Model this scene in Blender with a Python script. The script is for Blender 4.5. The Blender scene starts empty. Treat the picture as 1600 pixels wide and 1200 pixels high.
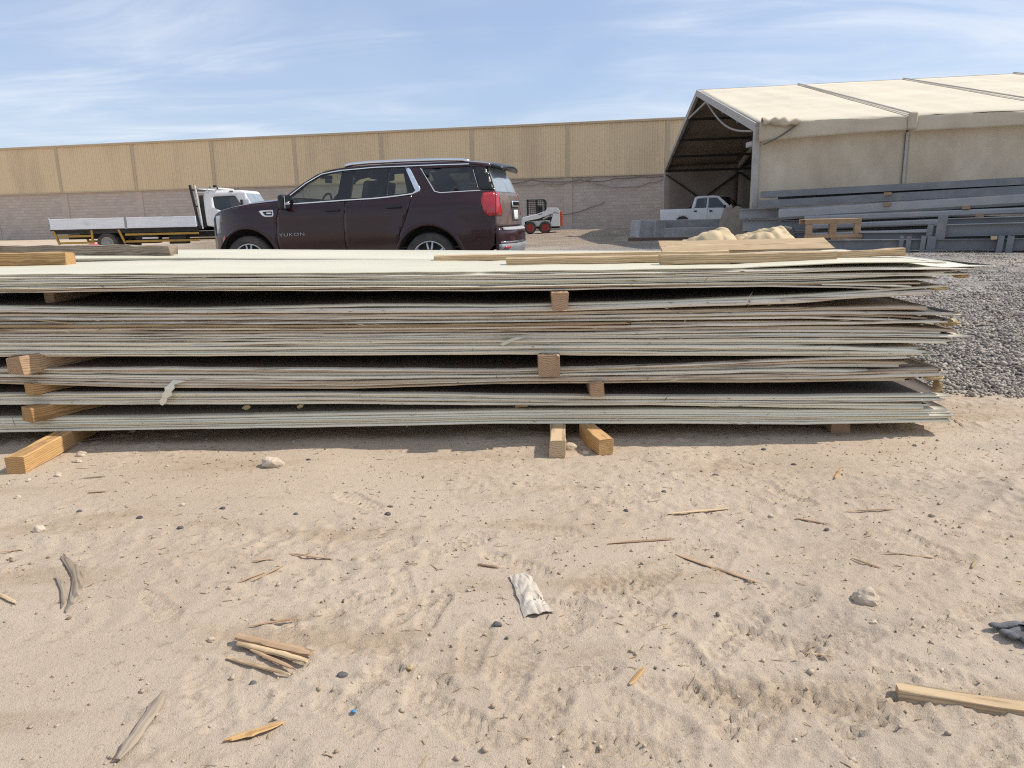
import bpy, bmesh, math, random
import numpy as np
from mathutils import Vector, Matrix
from mathutils.geometry import delaunay_2d_cdt
sc = bpy.context.scene
COL = sc.collection
rnd = random.Random(7)

# ---------------------------------------------------------------- camera
CAM_H = 1.10
PITCH = math.atan(267 / 1170.0)
ROLL = math.radians(1.3)
cam_d = bpy.data.cameras.new('camera'); cam = bpy.data.objects.new('camera', cam_d); COL.objects.link(cam)
cam_d.sensor_width = 36.0; cam_d.lens = 1170 / 1600 * 36; cam_d.clip_start = 0.05; cam_d.clip_end = 3000
RC = Matrix.Rotation(math.pi / 2 - PITCH, 3, 'X') @ Matrix.Rotation(-ROLL, 3, 'Z')
cam.matrix_world = Matrix.Translation((0, 0, CAM_H)) @ RC.to_4x4()
sc.camera = cam
# ---------------------------------------------------------------- light
SUN = Vector((1.0, 0.085, 1.05)).normalized()
EXPO = 0.78
sun_d = bpy.data.lights.new('sun', 'SUN'); sun = bpy.data.objects.new('sun', sun_d); COL.objects.link(sun)
sun_d.energy = 2.65; sun_d.angle = math.radians(0.6); sun_d.color = (1.0, 0.93, 0.82)
sun.rotation_euler = SUN.to_track_quat('Z', 'Y').to_euler(); sun.location = (20, 8, 30)
world = bpy.data.worlds.new('World'); sc.world = world; world.use_nodes = True
def build_world():
    nt = world.node_tree; N = nt.nodes; L = nt.links; N.clear()
    out = N.new('ShaderNodeOutputWorld'); bg = N.new('ShaderNodeBackground'); bg.inputs['Strength'].default_value = 0.08
    sky = N.new('ShaderNodeTexSky'); sky.sky_type = 'NISHITA'; sky.sun_disc = False
    sky.sun_elevation = math.asin(SUN.z); sky.sun_rotation = math.atan2(SUN.x, SUN.y)
    sky.air_density = 1.0; sky.dust_density = 0.8; sky.ozone_density = 1.6; sky.altitude = 300
    tc = N.new('ShaderNodeTexCoord'); sep = N.new('ShaderNodeSeparateXYZ'); L.new(tc.outputs['Generated'], sep.inputs[0])
    mz = N.new('ShaderNodeMath'); mz.operation = 'MAXIMUM'; mz.inputs[1].default_value = 0.02; L.new(sep.outputs['Z'], mz.inputs[0])
    az = N.new('ShaderNodeMath'); az.operation = 'ADD'; az.inputs[1].default_value = 0.12; L.new(mz.outputs[0], az.inputs[0])
    dx = N.new('ShaderNodeMath'); dx.operation = 'DIVIDE'; L.new(sep.outputs['X'], dx.inputs[0]); L.new(az.outputs[0], dx.inputs[1])
    dy = N.new('ShaderNodeMath'); dy.operation = 'DIVIDE'; L.new(sep.outputs['Y'], dy.inputs[0]); L.new(az.outputs[0], dy.inputs[1])
    cmb = N.new('ShaderNodeCombineXYZ'); L.new(dx.outputs[0], cmb.inputs[0]); L.new(dy.outputs[0], cmb.inputs[1])
    def layer(scale, rot, sc3, off, lo, hi, detail, dist):
        mp = N.new('ShaderNodeMapping'); mp.inputs['Scale'].default_value = sc3; mp.inputs['Rotation'].default_value = (0, 0, rot); mp.inputs['Location'].default_value = off
        L.new(cmb.outputs[0], mp.inputs[0])
        nz = N.new('ShaderNodeTexNoise'); nz.inputs['Scale'].default_value = scale; nz.inputs['Detail'].default_value = detail
        nz.inputs['Roughness'].default_value = 0.58; nz.inputs['Distortion'].default_value = dist; L.new(mp.outputs[0], nz.inputs['Vector'])
        mr = N.new('ShaderNodeMapRange'); mr.interpolation_type = 'SMOOTHSTEP'; mr.inputs[1].default_value = lo; mr.inputs[2].default_value = hi
        L.new(nz.outputs[0], mr.inputs[0]); return mr.outputs[0]
    big = layer(0.55, 0.5, (1, 0.8, 1), (3.1, 0.4, 0), 0.30, 0.58, 3, 0.5)
    fine = layer(1.5, 0.6, (0.55, 1.5, 1), (0.7, 2.2, 0), 0.34, 0.74, 10, 1.0)
    mul = N.new('ShaderNodeMath'); mul.operation = 'MULTIPLY'; L.new(big, mul.inputs[0]); L.new(fine, mul.inputs[1])
    ad = N.new('ShaderNodeMath'); ad.operation = 'MULTIPLY_ADD'; L.new(big, ad.inputs[0]); ad.inputs[1].default_value = 0.22; L.new(mul.outputs[0], ad.inputs[2])
    k = N.new('ShaderNodeMath'); k.operation = 'MULTIPLY_ADD'; k.inputs[1].default_value = 0.60; k.inputs[2].default_value = 0.0; L.new(ad.outputs[0], k.inputs[0]); k.use_clamp = True
    veil = N.new('ShaderNodeMix'); veil.data_type = 'RGBA'; veil.inputs['Factor'].default_value = 0.46; L.new(sky.outputs[0], veil.inputs['A']); veil.inputs['B'].default_value = (3.75, 4.6, 6.7, 1)
    mix = N.new('ShaderNodeMix'); mix.data_type = 'RGBA'; L.new(k.outputs[0], mix.inputs['Factor']); L.new(veil.outputs['Result'], mix.inputs['A'])
    mix.inputs['B'].default_value = (6.4, 6.8, 7.4, 1)
    L.new(mix.outputs['Result'], bg.inputs['Color']); L.new(bg.outputs[0], out.inputs['Surface'])
build_world()
sc.view_settings.view_transform = 'Standard'; sc.view_settings.look = 'None'; sc.view_settings.gamma = 1.0
sc.view_settings.exposure = EXPO; sc.view_settings.use_curve_mapping = False
sc.render.engine = 'CYCLES'
sc.cycles.filter_width = 1.15; sc.cycles.use_denoising = False; sc.cycles.max_bounces = 8; sc.cycles.transparent_max_bounces = 16

# ---------------------------------------------------------------- helpers
def ground_at(px, py, z=0.0):
    d = RC @ Vector(((px - 800) / 1170, -(py - 600) / 1170, -1)); t = (z - CAM_H) / d.z
    return Vector((0, 0, CAM_H)) + d * t
def mesh(name, V, F):
    me = bpy.data.meshes.new(name); me.from_pydata([tuple(v) for v in V], [], F); me.update(); return me
def link(name, data, m=None, parent=None, smooth=False):
    o = bpy.data.objects.new(name, data); COL.objects.link(o)
    if m is not None and data is not None and hasattr(data, 'materials') and not data.materials: data.materials.append(m)
    if parent is not None: o.parent = parent
    if smooth and isinstance(data, bpy.types.Mesh): data.polygons.foreach_set('use_smooth', [True] * len(data.polygons))
    return o
def tag(o, label, cat, group=None, kind=None):
    if label: o['label'] = label
    if cat: o['category'] = cat
    if group: o['group'] = group
    if kind: o['kind'] = kind
    return o
def empty(name, loc=(0, 0, 0), rz=0.0):
    o = bpy.data.objects.new(name, None); COL.objects.link(o); o.location = loc; o.rotation_euler = (0, 0, rz); o.empty_display_size = 0.2
    return o
class MB:
    def __init__(s): s.V = []; s.F = []
    def add(s, V, F):
        n = len(s.V); s.V += [tuple(v) for v in V]; s.F += [tuple(i + n for i in f) for f in F]; return s
    def box(s, c, d, rot=None, taper=None):
        x, y, z = d[0] / 2, d[1] / 2, d[2] / 2
        P = [Vector(p) for p in ((-x, -y, -z), (x, -y, -z), (x, y, -z), (-x, y, -z), (-x, -y, z), (x, -y, z), (x, y, z), (-x, y, z))]
        if rot is not None: P = [rot @ p for p in P]
        c = Vector(c); return s.add([p + c for p in P], [(0, 3, 2, 1), (4, 5, 6, 7), (0, 1, 5, 4), (1, 2, 6, 5), (2, 3, 7, 6), (3, 0, 4, 7)])
    def span(s, x0, x1, y0, y1, z0, z1): return s.box(((x0 + x1) / 2, (y0 + y1) / 2, (z0 + z1) / 2), (abs(x1 - x0), abs(y1 - y0), abs(z1 - z0)))
    def bar(s, a, b, w, h=None):
        a = Vector(a); b = Vector(b); d = b - a; q = d.to_track_quat('X', 'Z').to_matrix()
        return s.box((a + b) / 2, (d.length, w, h or w), q)
    def tube(s, path, r, n=8, cap=True):
        path = [Vector(p) for p in path]; m = len(path); base = len(s.V)
        for i, p in enumerate(path):
            t = (path[min(i + 1, m - 1)] - path[max(i - 1, 0)]).normalized(); q = t.to_track_quat('Z', 'Y').to_matrix()
            ri = r[i] if hasattr(r, '__len__') else r
            for k in range(n):
                a = 2 * math.pi * k / n; s.V.append(tuple(p + q @ Vector((ri * math.cos(a), ri * math.sin(a), 0))))
        for i in range(m - 1):
            for k in range(n):
                s.F.append((base + i * n + k, base + i * n + (k + 1) % n, base + (i + 1) * n + (k + 1) % n, base + (i + 1) * n + k))
        if cap: s.F.append(tuple(base + k for k in range(n))[::-1]); s.F.append(tuple(base + (m - 1) * n + k for k in range(n)))
        return s
    def prism(s, poly, y0, y1):
        n = len(poly); b = len(s.V)
        s.V += [(p[0], y0, p[1]) for p in poly] + [(p[0], y1, p[1]) for p in poly]
        s.F.append(tuple(range(b, b + n))); s.F.append(tuple(range(b + n, b + 2 * n))[::-1])
        for i in range(n): j = (i + 1) % n; s.F.append((b + i, b + n + i, b + n + j, b + j))
        return s
    def lathe_y(s, prof, n=28, c=(0, 0, 0)):   # profile of (radius, y), axis along y
        b = len(s.V); m = len(prof)
        for k in range(n):
            a = 2 * math.pi * k / n
            for (r_, y_) in prof: s.V.append((c[0] + r_ * math.cos(a), c[1] + y_, c[2] + r_ * math.sin(a)))
        for k in range(n):
            k2 = (k + 1) % n
            for i in range(m - 1): s.F.append((b + k * m + i, b + k * m + i + 1, b + k2 * m + i + 1, b + k2 * m + i))
        return s
    def grid(s, nu, nv, fn):
        b = len(s.V)
        for i in range(nu + 1):
            for j in range(nv + 1): s.V.append(tuple(fn(i / nu, j / nv)))
        for i in range(nu):
            for j in range(nv):
                a = b + i * (nv + 1) + j; s.F.append((a, a + nv + 1, a + nv + 2, a + 1))
        return s
    def build(s, name, m, parent=None, smooth=False, bevel=0.0, solid=0.0, auto=None):
        o = link(name, mesh(name, s.V, s.F), m, parent, smooth)
        if solid: md = o.modifiers.new('solid', 'SOLIDIFY'); md.thickness = solid; md.offset = -1
        if bevel:
            md = o.modifiers.new('bevel', 'BEVEL'); md.width = bevel; md.segments = 2; md.limit_method = 'ANGLE'; md.angle_limit = math.radians(40)
        return o
def interp(x, xs, ys): return float(np.interp(x, xs, ys))
def inpoly(p, poly):
    x, y = p; c = False; n = len(poly); j = n - 1
    for i in range(n):
        xi, yi = poly[i]; xj, yj = poly[j]
        if (yi > y) != (yj > y) and x < (xj - xi) * (y - yi) / (yj - yi) + xi: c = not c
        j = i
    return c
def densify(poly, step):
    out = []; n = len(poly)
    for i in range(n):
        a = Vector(poly[i]); b = Vector(poly[(i + 1) % n]); k = max(1, int((b - a).length / step + 0.5))
        for q in range(k): out.append(tuple(a + (b - a) * (q / k)))
    return out
def arc(cx, cz, r_, a0, a1, n=14):
    return [(cx + r_ * math.cos(math.radians(a0 + (a1 - a0) * i / n)), cz + r_ * math.sin(math.radians(a0 + (a1 - a0) * i / n))) for i in range(n + 1)]
def smooth_poly(poly, rad=0.04, seg=4):   # rounds the corners of an outline
    out = []; n = len(poly)
    for i in range(n):
        p = Vector(poly[i]); a = Vector(poly[i - 1]) - p; b = Vector(poly[(i + 1) % n]) - p
        r1 = min(rad, a.length * .45); r2 = min(rad, b.length * .45); A = p + a.normalized() * r1; B = p + b.normalized() * r2
        for k in range(seg + 1):
            t = k / seg; out.append(tuple(A * (1 - t) ** 2 + p * 2 * t * (1 - t) + B * t * t))
    return out
def patch(outer, holes, yf, sign=-1, step=0.07):
    """a panel with openings: outline and holes in (x, z), depth from yf(x, z)"""
    V2 = []; E = []
    rings = [densify(outer, step)] + [densify(h_, step) for h_ in holes]
    for rg in rings:
        b = len(V2); V2 += [Vector(p) for p in rg]; E += [(b + i, b + (i + 1) % len(rg)) for i in range(len(rg))]
    xs = [p[0] for p in outer]; zs = [p[1] for p in outer]
    x = min(xs) + step
    while x < max(xs):
        z = min(zs) + step
        while z < max(zs):
            p = (x, z)
            if inpoly(p, outer) and not any(inpoly(p, h_) for h_ in holes): V2.append(Vector((x + .0003, z + .0002)))
            z += step
        x += step
    vo, eo, fo = delaunay_2d_cdt(V2, E, [], 0, 1e-5)[:3]
    F = []
    for f_ in fo:
        c = (sum(vo[i].x for i in f_) / 3, sum(vo[i].y for i in f_) / 3)
        if inpoly(c, outer) and not any(inpoly(c, h_) for h_ in holes): F.append(tuple(f_) if sign < 0 else tuple(f_)[::-1])
    return MB().add([(v.x, sign * yf(v.x, v.y), v.y) for v in vo], F)

# ---------------------------------------------------------------- materials
def mat(name, c1, c2=None, scale=6.0, stretch=(1, 1, 1), lo=0.35, hi=0.65, rough=0.8, metal=0.0, bump=0.0, bscale=60.0, bdist=0.004,
        c3=None, scale3=3.0, stretch3=(1, 1, 1), lo3=0.55, hi3=0.7, coat=0.0, spec=0.5, rand=0.0, detail=5.0, dust=None, coord='Object'):
    m = bpy.data.materials.new(name); m.use_nodes = True; nt = m.node_tree; N = nt.nodes; L = nt.links
    b = N['Principled BSDF']; b.inputs['Roughness'].default_value = rough; b.inputs['Metallic'].default_value = metal
    b.inputs['Specular IOR Level'].default_value = spec
    if coat: b.inputs['Coat Weight'].default_value = coat; b.inputs['Coat Roughness'].default_value = 0.08
    tc = N.new('ShaderNodeTexCoord'); oi = N.new('ShaderNodeObjectInfo')
    off = N.new('ShaderNodeVectorMath'); off.operation = 'ADD'; sc_ = N.new('ShaderNodeVectorMath'); sc_.operation = 'SCALE'; sc_.inputs['Scale'].default_value = 37.0
    cb = N.new('ShaderNodeCombineXYZ')
    for i in range(3): L.new(oi.outputs['Random'], cb.inputs[i])
    L.new(cb.outputs[0], sc_.inputs[0]); L.new(tc.outputs[coord], off.inputs[0]); L.new(sc_.outputs[0], off.inputs[1])
    def noise(scale, stretch, det=detail, w=0):
        mp = N.new('ShaderNodeMapping'); mp.inputs['Scale'].default_value = stretch; mp.inputs['Location'].default_value = (w, w * 2, w * 3); L.new(off.outputs[0], mp.inputs[0])
        nz = N.new('ShaderNodeTexNoise'); nz.inputs['Scale'].default_value = scale; nz.inputs['Detail'].default_value = det; nz.inputs['Roughness'].default_value = 0.6
        L.new(mp.outputs[0], nz.inputs['Vector']); return nz.outputs[0]
    def ramp(v, lo, hi):
        mr = N.new('ShaderNodeMapRange'); mr.inputs[1].default_value = lo; mr.inputs[2].default_value = hi; L.new(v, mr.inputs[0]); return mr.outputs[0]
    def mixc(f_, a, c):
        mx = N.new('ShaderNodeMix'); mx.data_type = 'RGBA'; L.new(f_, mx.inputs['Factor'])
        if hasattr(a, 'links'): L.new(a, mx.inputs['A'])
        else: mx.inputs['A'].default_value = (*a, 1)
        mx.inputs['B'].default_value = (*c, 1); return mx.outputs['Result']
    col = None
    if c2 is not None: col = mixc(ramp(noise(scale, stretch), lo, hi), c1, c2)
    if c3 is not None: col = mixc(ramp(noise(scale3, stretch3, w=5), lo3, hi3), col if col is not None else c1, c3)
    if dust is not None:   # settled dust on upward faces and low down
        col = mixc(ramp(noise(dust[1], (1, 1, 1), w=9), dust[2], dust[3]), col if col is not None else c1, dust[0])
    if rand:
        hs = N.new('ShaderNodeHueSaturation'); mr = N.new('ShaderNodeMapRange'); mr.inputs[3].default_value = 1 - rand; mr.inputs[4].default_value = 1 + rand
        L.new(oi.outputs['Random'], mr.inputs[0]); L.new(mr.outputs[0], hs.inputs['Value'])
        if col is not None: L.new(col, hs.inputs['Color'])
        else: hs.inputs['Color'].default_value = (*c1, 1)
        col = hs.outputs[0]
    if col is not None: L.new(col, b.inputs['Base Color'])
    else: b.inputs['Base Color'].default_value = (*c1, 1)
    if bump:
        bp = N.new('ShaderNodeBump'); bp.inputs['Strength'].default_value = bump; bp.inputs['Distance'].default_value = bdist
        L.new(noise(bscale, stretch if c2 is not None else (1, 1, 1), 6), bp.inputs['Height']); L.new(bp.outputs[0], b.inputs['Normal'])
    return m
def glass(name, tint, refl=0.10, rough=0.02):
    m = bpy.data.materials.new(name); m.use_nodes = True; nt = m.node_tree; N = nt.nodes; L = nt.links; N.remove(N['Principled BSDF'])
    t = N.new('ShaderNodeBsdfTransparent'); t.inputs[0].default_value = (*tint, 1); g = N.new('ShaderNodeBsdfGlossy'); g.inputs['Roughness'].default_value = rough
    fr = N.new('ShaderNodeFresnel'); fr.inputs[0].default_value = 1.5; a = N.new('ShaderNodeMath'); a.operation = 'ADD'; a.inputs[1].default_value = refl; a.use_clamp = True; L.new(fr.outputs[0], a.inputs[0])
    mx = N.new('ShaderNodeMixShader'); L.new(a.outputs[0], mx.inputs[0]); L.new(t.outputs[0], mx.inputs[1]); L.new(g.outputs[0], mx.inputs[2]); L.new(mx.outputs[0], N['Material Output'].inputs[0])
    return m
def wood(name, c1, c2, dark, rings=38.0, bump=0.35, rand=0.12):
    """sawn timber, grain along local x: ring pattern on the ends, streaks along the sides"""
    m = bpy.data.materials.new(name); m.use_nodes = True; nt = m.node_tree; N = nt.nodes; L = nt.links; b = N['Principled BSDF']; b.inputs['Roughness'].default_value = 0.85
    b.inputs['Specular IOR Level'].default_value = 0.25
    tc = N.new('ShaderNodeTexCoord'); oi = N.new('ShaderNodeObjectInfo')
    cb = N.new('ShaderNodeCombineXYZ'); s_ = N.new('ShaderNodeMath'); s_.operation = 'MULTIPLY'; s_.inputs[1].default_value = 9.0; L.new(oi.outputs['Random'], s_.inputs[0]); L.new(s_.outputs[0], cb.inputs[0])
    s2 = N.new('ShaderNodeMath'); s2.operation = 'MULTIPLY_ADD'; s2.inputs[1].default_value = 0.08; s2.inputs[2].default_value = 0.02; L.new(oi.outputs['Random'], s2.inputs[0]); L.new(s2.outputs[0], cb.inputs[2])
    ad = N.new('ShaderNodeVectorMath'); ad.operation = 'ADD'; L.new(tc.outputs['Object'], ad.inputs[0]); L.new(cb.outputs[0], ad.inputs[1])
    mp = N.new('ShaderNodeMapping'); mp.inputs['Scale'].default_value = (0.12, 1, 1); L.new(ad.outputs[0], mp.inputs[0])
    wv = N.new('ShaderNodeTexWave'); wv.wave_type = 'RINGS'; wv.rings_direction = 'X'; wv.inputs['Scale'].default_value = rings; wv.inputs['Distortion'].default_value = 5.0; wv.inputs['Detail'].default_value = 3; wv.inputs['Detail Scale'].default_value = 1.5
    L.new(mp.outputs[0], wv.inputs[0])
    mp2 = N.new('ShaderNodeMapping'); mp2.inputs['Scale'].default_value = (1.5, 40, 40); L.new(ad.outputs[0], mp2.inputs[0])
    nz = N.new('ShaderNodeTexNoise'); nz.inputs['Scale'].default_value = 2.0; nz.inputs['Detail'].default_value = 6; L.new(mp2.outputs[0], nz.inputs['Vector'])
    nb = N.new('ShaderNodeTexNoise'); nb.inputs['Scale'].default_value = 5.0; nb.inputs['Detail'].default_value = 4; L.new(ad.outputs[0], nb.inputs['Vector'])
    def mixn(f_, a, c, lo, hi):
        mr = N.new('ShaderNodeMapRange'); mr.inputs[1].default_value = lo; mr.inputs[2].default_value = hi; L.new(f_, mr.inputs[0])
        mx = N.new('ShaderNodeMix'); mx.data_type = 'RGBA'; L.new(mr.outputs[0], mx.inputs['Factor'])
        if hasattr(a, 'links'): L.new(a, mx.inputs['A'])
        else: mx.inputs['A'].default_value = (*a, 1)
        mx.inputs['B'].default_value = (*c, 1); return mx.outputs['Result']
    c = mixn(nb.outputs[0], c1, c2, 0.35, 0.65)
    c = mixn(wv.outputs[0], c, tuple(0.55 * q for q in c2), 0.40, 1.15)
    c = mixn(nz.outputs[0], c, dark, 0.60, 0.82)
    hs = N.new('ShaderNodeHueSaturation'); mr = N.new('ShaderNodeMapRange'); mr.inputs[3].default_value = 1 - rand; mr.inputs[4].default_value = 1 + rand; L.new(oi.outputs['Random'], mr.inputs[0]); L.new(mr.outputs[0], hs.inputs['Value']); L.new(c, hs.inputs['Color'])
    L.new(hs.outputs[0], b.inputs['Base Color'])
    bp = N.new('ShaderNodeBump'); bp.inputs['Strength'].default_value = bump; bp.inputs['Distance'].default_value = 0.004; L.new(nz.outputs[0], bp.inputs['Height']); L.new(bp.outputs[0], b.inputs['Normal'])
    return m
M = {}
M['clean'] = mat('sheet_offwhite', (.81, .765, .615), (.745, .695, .55), 2.0, (1, 3, 30), rough=.55, c3=(.30, .235, .16), scale3=1.6, stretch3=(1.0, 6, 60), lo3=.60, hi3=.74, rand=.07, bump=.25, bscale=3)
M['dirty'] = mat('sheet_weathered', (.76, .71, .60), (.66, .60, .49), 2.2, (1, 3, 40), rough=.7, c3=(.20, .14, .09), scale3=1.8, stretch3=(1.1, 8, 75), lo3=.55, hi3=.67, rand=.12, bump=.5, bscale=4)
M['brown'] = mat('sheet_stained_brown', (.66, .56, .42), (.52, .41, .28), 2.2, (1, 3, 40), rough=.8, c3=(.16, .095, .055), scale3=1.8, stretch3=(1.1, 8, 75), lo3=.53, hi3=.66, rand=.15, bump=.6, bscale=4)
M['bright'] = mat('sheet_bright_cream', (.67, .63, .485), (.61, .57, .43), 1.2, (1, 2, 20), rough=.5, c3=(.45, .40, .33), scale3=7, stretch3=(1, 1, 3), lo3=.66, hi3=.80, rand=.03, bump=.15, bscale=3)
M['inner'] = mat('sheet_inner_dark', (.11, .088, .076), (.15, .12, .10), 3, (.6, 2, 2), rough=.8, c3=(.19, .155, .125), scale3=2)  # dark tone for upper sheet faces set back from the front edge
M['inner_mid'] = mat('sheet_inner_grey', (.26, .235, .21), (.20, .18, .16), 3, (.6, 2, 2), rough=.8)  # mid grey tone for the same set-back upper faces
M['tan'] = mat('board_tan', (.52, .38, .20), (.42, .29, .15), 2.5, (1, 5, 30), rough=.85, c3=(.22, .14, .07), scale3=2, stretch3=(1.3, 8, 50), lo3=.55, hi3=.7, rand=.08, bump=.5, bscale=4)
M['foam'] = mat('aged_foam', (.55, .43, .22), (.33, .22, .10), 14, rough=.95, bump=.9, bscale=45, bdist=.01, c3=(.66, .58, .40), scale3=22)
M['wood_fresh'] = wood('timber_fresh', (.58, .37, .17), (.50, .30, .13), (.30, .17, .07))
M['wood_old'] = wood('timber_weathered', (.50, .34, .21), (.42, .275, .165), (.13, .085, .05), bump=.7)
M['wood_pale'] = wood('timber_pale', (.60, .45, .28), (.54, .39, .23), (.34, .23, .13))
M['wood_grey'] = wood('timber_grey', (.38, .31, .24), (.30, .24, .18), (.12, .09, .06), bump=.8)
M['stone'] = mat('pale_stone', (.60, .50, .39), (.48, .39, .29), 12, rough=.9, bump=.6, bscale=30, bdist=.01, rand=.12)
M['dark_chip'] = mat('dark_chip', (.07, .065, .065), (.14, .13, .12), 20, rough=.9, bump=.5, rand=.3)
M['canvas'] = mat('tent_canvas', (.63, .53, .395), (.56, .465, .335), 0.8, (1, 1, 1), rough=.85, bump=.12, bscale=6, bdist=.03, c3=(.40, .31, .21), scale3=.8, stretch3=(1.3, 1, .3), lo3=.48, hi3=.95)
M['canvas_roof'] = mat('tent_roof_canvas', (.68, .60, .465), (.61, .54, .41), 0.9, (.4, 1, 1), rough=.8, c3=(.58, .51, .39), scale3=1.1, stretch3=(.25, 1, 1), lo3=.5, hi3=.8, bump=.10, bscale=3, bdist=.03)
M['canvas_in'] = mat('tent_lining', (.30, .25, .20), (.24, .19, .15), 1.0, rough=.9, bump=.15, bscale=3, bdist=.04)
M['alu'] = mat('tent_aluminium', (.47, .44, .40), (.40, .37, .33), 6, rough=.6, metal=.1, rand=.05)
M['clad'] = mat('cladding_beige', (.79, .615, .38), (.74, .575, .355), .35, (1, 1, .3), rough=.55, c3=(.52, .405, .265), scale3=.5, stretch3=(1, 1, .25), lo3=.5, hi3=.9)
M['clad_trim'] = mat('flashing_beige', (.55, .44, .30), (.50, .40, .27), .6, rough=.6)
M['steel'] = mat('primed_steel', (.215, .225, .238), (.17, .178, .19), 3, (.5, 2, 2), rough=.55, c3=(.30, .29, .27), scale3=2.2, lo3=.55, hi3=.8, rand=.08)
M['steel_pale'] = mat('primed_steel_pale', (.36, .36, .355), (.29, .29, .29), 3, (.5, 2, 2), rough=.6, c3=(.40, .37, .32), scale3=2.5, lo3=.5, hi3=.8, rand=.08)
M['rust'] = mat('rusty_steel', (.17, .105, .075), (.12, .08, .06), 5, rough=.85)
M['tarp'] = mat('tan_tarp', (.58, .46, .28), (.50, .39, .23), 4, rough=.8, bump=.4, bscale=9, bdist=.03)
M['tarp_grey'] = mat('brown_tarp', (.27, .22, .165), (.20, .16, .12), 4, rough=.85, bump=.5, bscale=9, bdist=.03)
M['concrete'] = mat('grey_concrete', (.44, .43, .42), (.35, .34, .33), 3, rough=.85, bump=.5, bscale=14, c3=(.54, .52, .49), scale3=5, rand=.1)
M['rubber'] = mat('tyre_rubber', (.035, .034, .034), (.10, .085, .07), 5, rough=.85, bump=.3, bscale=50)
M['black'] = mat('black_trim', (.012, .012, .013), rough=.35)
M['black_matte'] = mat('black_matte', (.02, .02, .02), (.05, .045, .04), 6, rough=.8)
M['chrome'] = mat('chrome', (.78, .79, .80), rough=.12, metal=1.0)
M['maroon'] = mat('maroon_paint', (.027, .0058, .0082), (.031, .007, .0095), 3, rough=.3, metal=.0, coat=.55, spec=.3, dust=((.07, .045, .04), 1.2, .60, 2.2))
M['dusty'] = mat('maroon_paint_dusty', (.10, .065, .06), (.17, .125, .105), 5, rough=.55, metal=.1, coat=.3)
M['glass_car'] = glass('tinted_glass', (.74, .80, .74), .03)
M['glass_dark'] = glass('dark_glass', (.30, .33, .31), .05)
M['glass_dusty'] = mat('dusty_glass', (.30, .34, .36), (.22, .26, .28), 4, rough=.25, coat=.5)
M['red_lamp'] = mat('red_lamp', (.50, .012, .02), (.36, .008, .012), 30, (1, 1, 4), rough=.15, coat=1.0)
M['amber'] = mat('amber_marker', (.40, .05, .015), rough=.2, coat=.6)
M['lamp_clear'] = mat('clear_lamp', (.55, .62, .70), (.30, .34, .40), 14, (3, 3, 1), rough=.12, metal=.5, coat=1.0)
M['cream_leather'] = mat('cream_leather', (.55, .51, .42), (.50, .46, .38), 5, rough=.6)
M['seat_dark'] = mat('dark_upholstery', (.045, .045, .045), (.06, .06, .06), 6, rough=.7)
M['alloy'] = mat('alloy_rim', (.55, .55, .55), (.45, .44, .43), 8, rough=.3, metal=.9)
M['white_paint'] = mat('white_vehicle_paint', (.82, .82, .80), (.75, .74, .71), 3, rough=.4, coat=.4, dust=((.50, .44, .36), 2.0, .5, 1.1))
M['white_board'] = mat('white_drop_side', (.84, .86, .87), (.76, .78, .79), 2.5, (1, 1, 3), rough=.55, c3=(.42, .40, .37), scale3=3, stretch3=(1, 1, 2), lo3=.60, hi3=.85)
M['yellow'] = mat('ochre_guard_paint', (.45, .27, .045), (.36, .21, .04), 5, rough=.6, rand=.05)
M['orange'] = mat('orange_paint', (.62, .12, .04), (.50, .10, .04), 6, rough=.5)
M['rim_red'] = mat('red_rim', (.42, .045, .03), (.32, .05, .035), 9, rough=.6)
M['plastic_white'] = mat('crumpled_white_plastic', (.56, .50, .42), (.46, .39, .31), 18, rough=.5, bump=.3, bscale=24, bdist=.008, c3=(.46, .33, .24), scale3=12, lo3=.62, hi3=.75)
M['glove'] = mat('grey_knit', (.16, .16, .165), (.11, .11, .115), 40, rough=.95, bump=.8, bscale=300, bdist=.003)
M['cable'] = mat('cable_dark', (.16, .135, .12), rough=.8)
M['cable_pale'] = mat('cable_pale', (.36, .31, .26), rough=.8)
M['pink'] = mat('pink_rag', (.62, .10, .13), (.5, .08, .1), 20, rough=.9)
M['blue'] = mat('blue_scrap', (.05, .22, .42), rough=.6)
# ================================================================ ground
rng = np.random.default_rng(11)
_TAB = rng.random((8, 256, 256))
def vnoise(x, y, k=0):
    t = _TAB[k % 8]; xi = np.floor(x).astype(int); yi = np.floor(y).astype(int); fx = x - xi; fy = y - yi
    fx = fx * fx * (3 - 2 * fx); fy = fy * fy * (3 - 2 * fy); a = xi & 255; b = yi & 255; a1 = (a + 1) & 255; b1 = (b + 1) & 255
    return (t[a, b] * (1 - fx) + t[a1, b] * fx) * (1 - fy) + (t[a, b1] * (1 - fx) + t[a1, b1] * fx) * fy - 0.5
def sstep(a, b, x): t = np.clip((x - a) / (b - a), 0, 1); return t * t * (3 - 2 * t)
prints = []
_r = random.Random(5)
for (px, py) in ((960, 915), (880, 985), (1010, 960), (740, 1010), (905, 1060), (820, 1085), (1080, 1030), (1150, 985), (640, 1060), (700, 1120), (1010, 1110), (560, 940), (450, 990),
                 (540, 1120), (330, 1090), (1240, 940), (1300, 1010), (1330, 1110), (1190, 1140), (1450, 980), (610, 860), (720, 850), (860, 830), (1130, 870), (1330, 860), (420, 850), (980, 780), (1240, 780), (560, 780), (1480, 880), (250, 950)):
    g = ground_at(px, py)
    prints.append((g.x, g.y, _r.uniform(-1.2, 1.2) + (math.pi / 2 if _r.random() < .5 else 0), _r.uniform(.75, 1.1), _r.uniform(.5, 1.0)))
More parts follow.
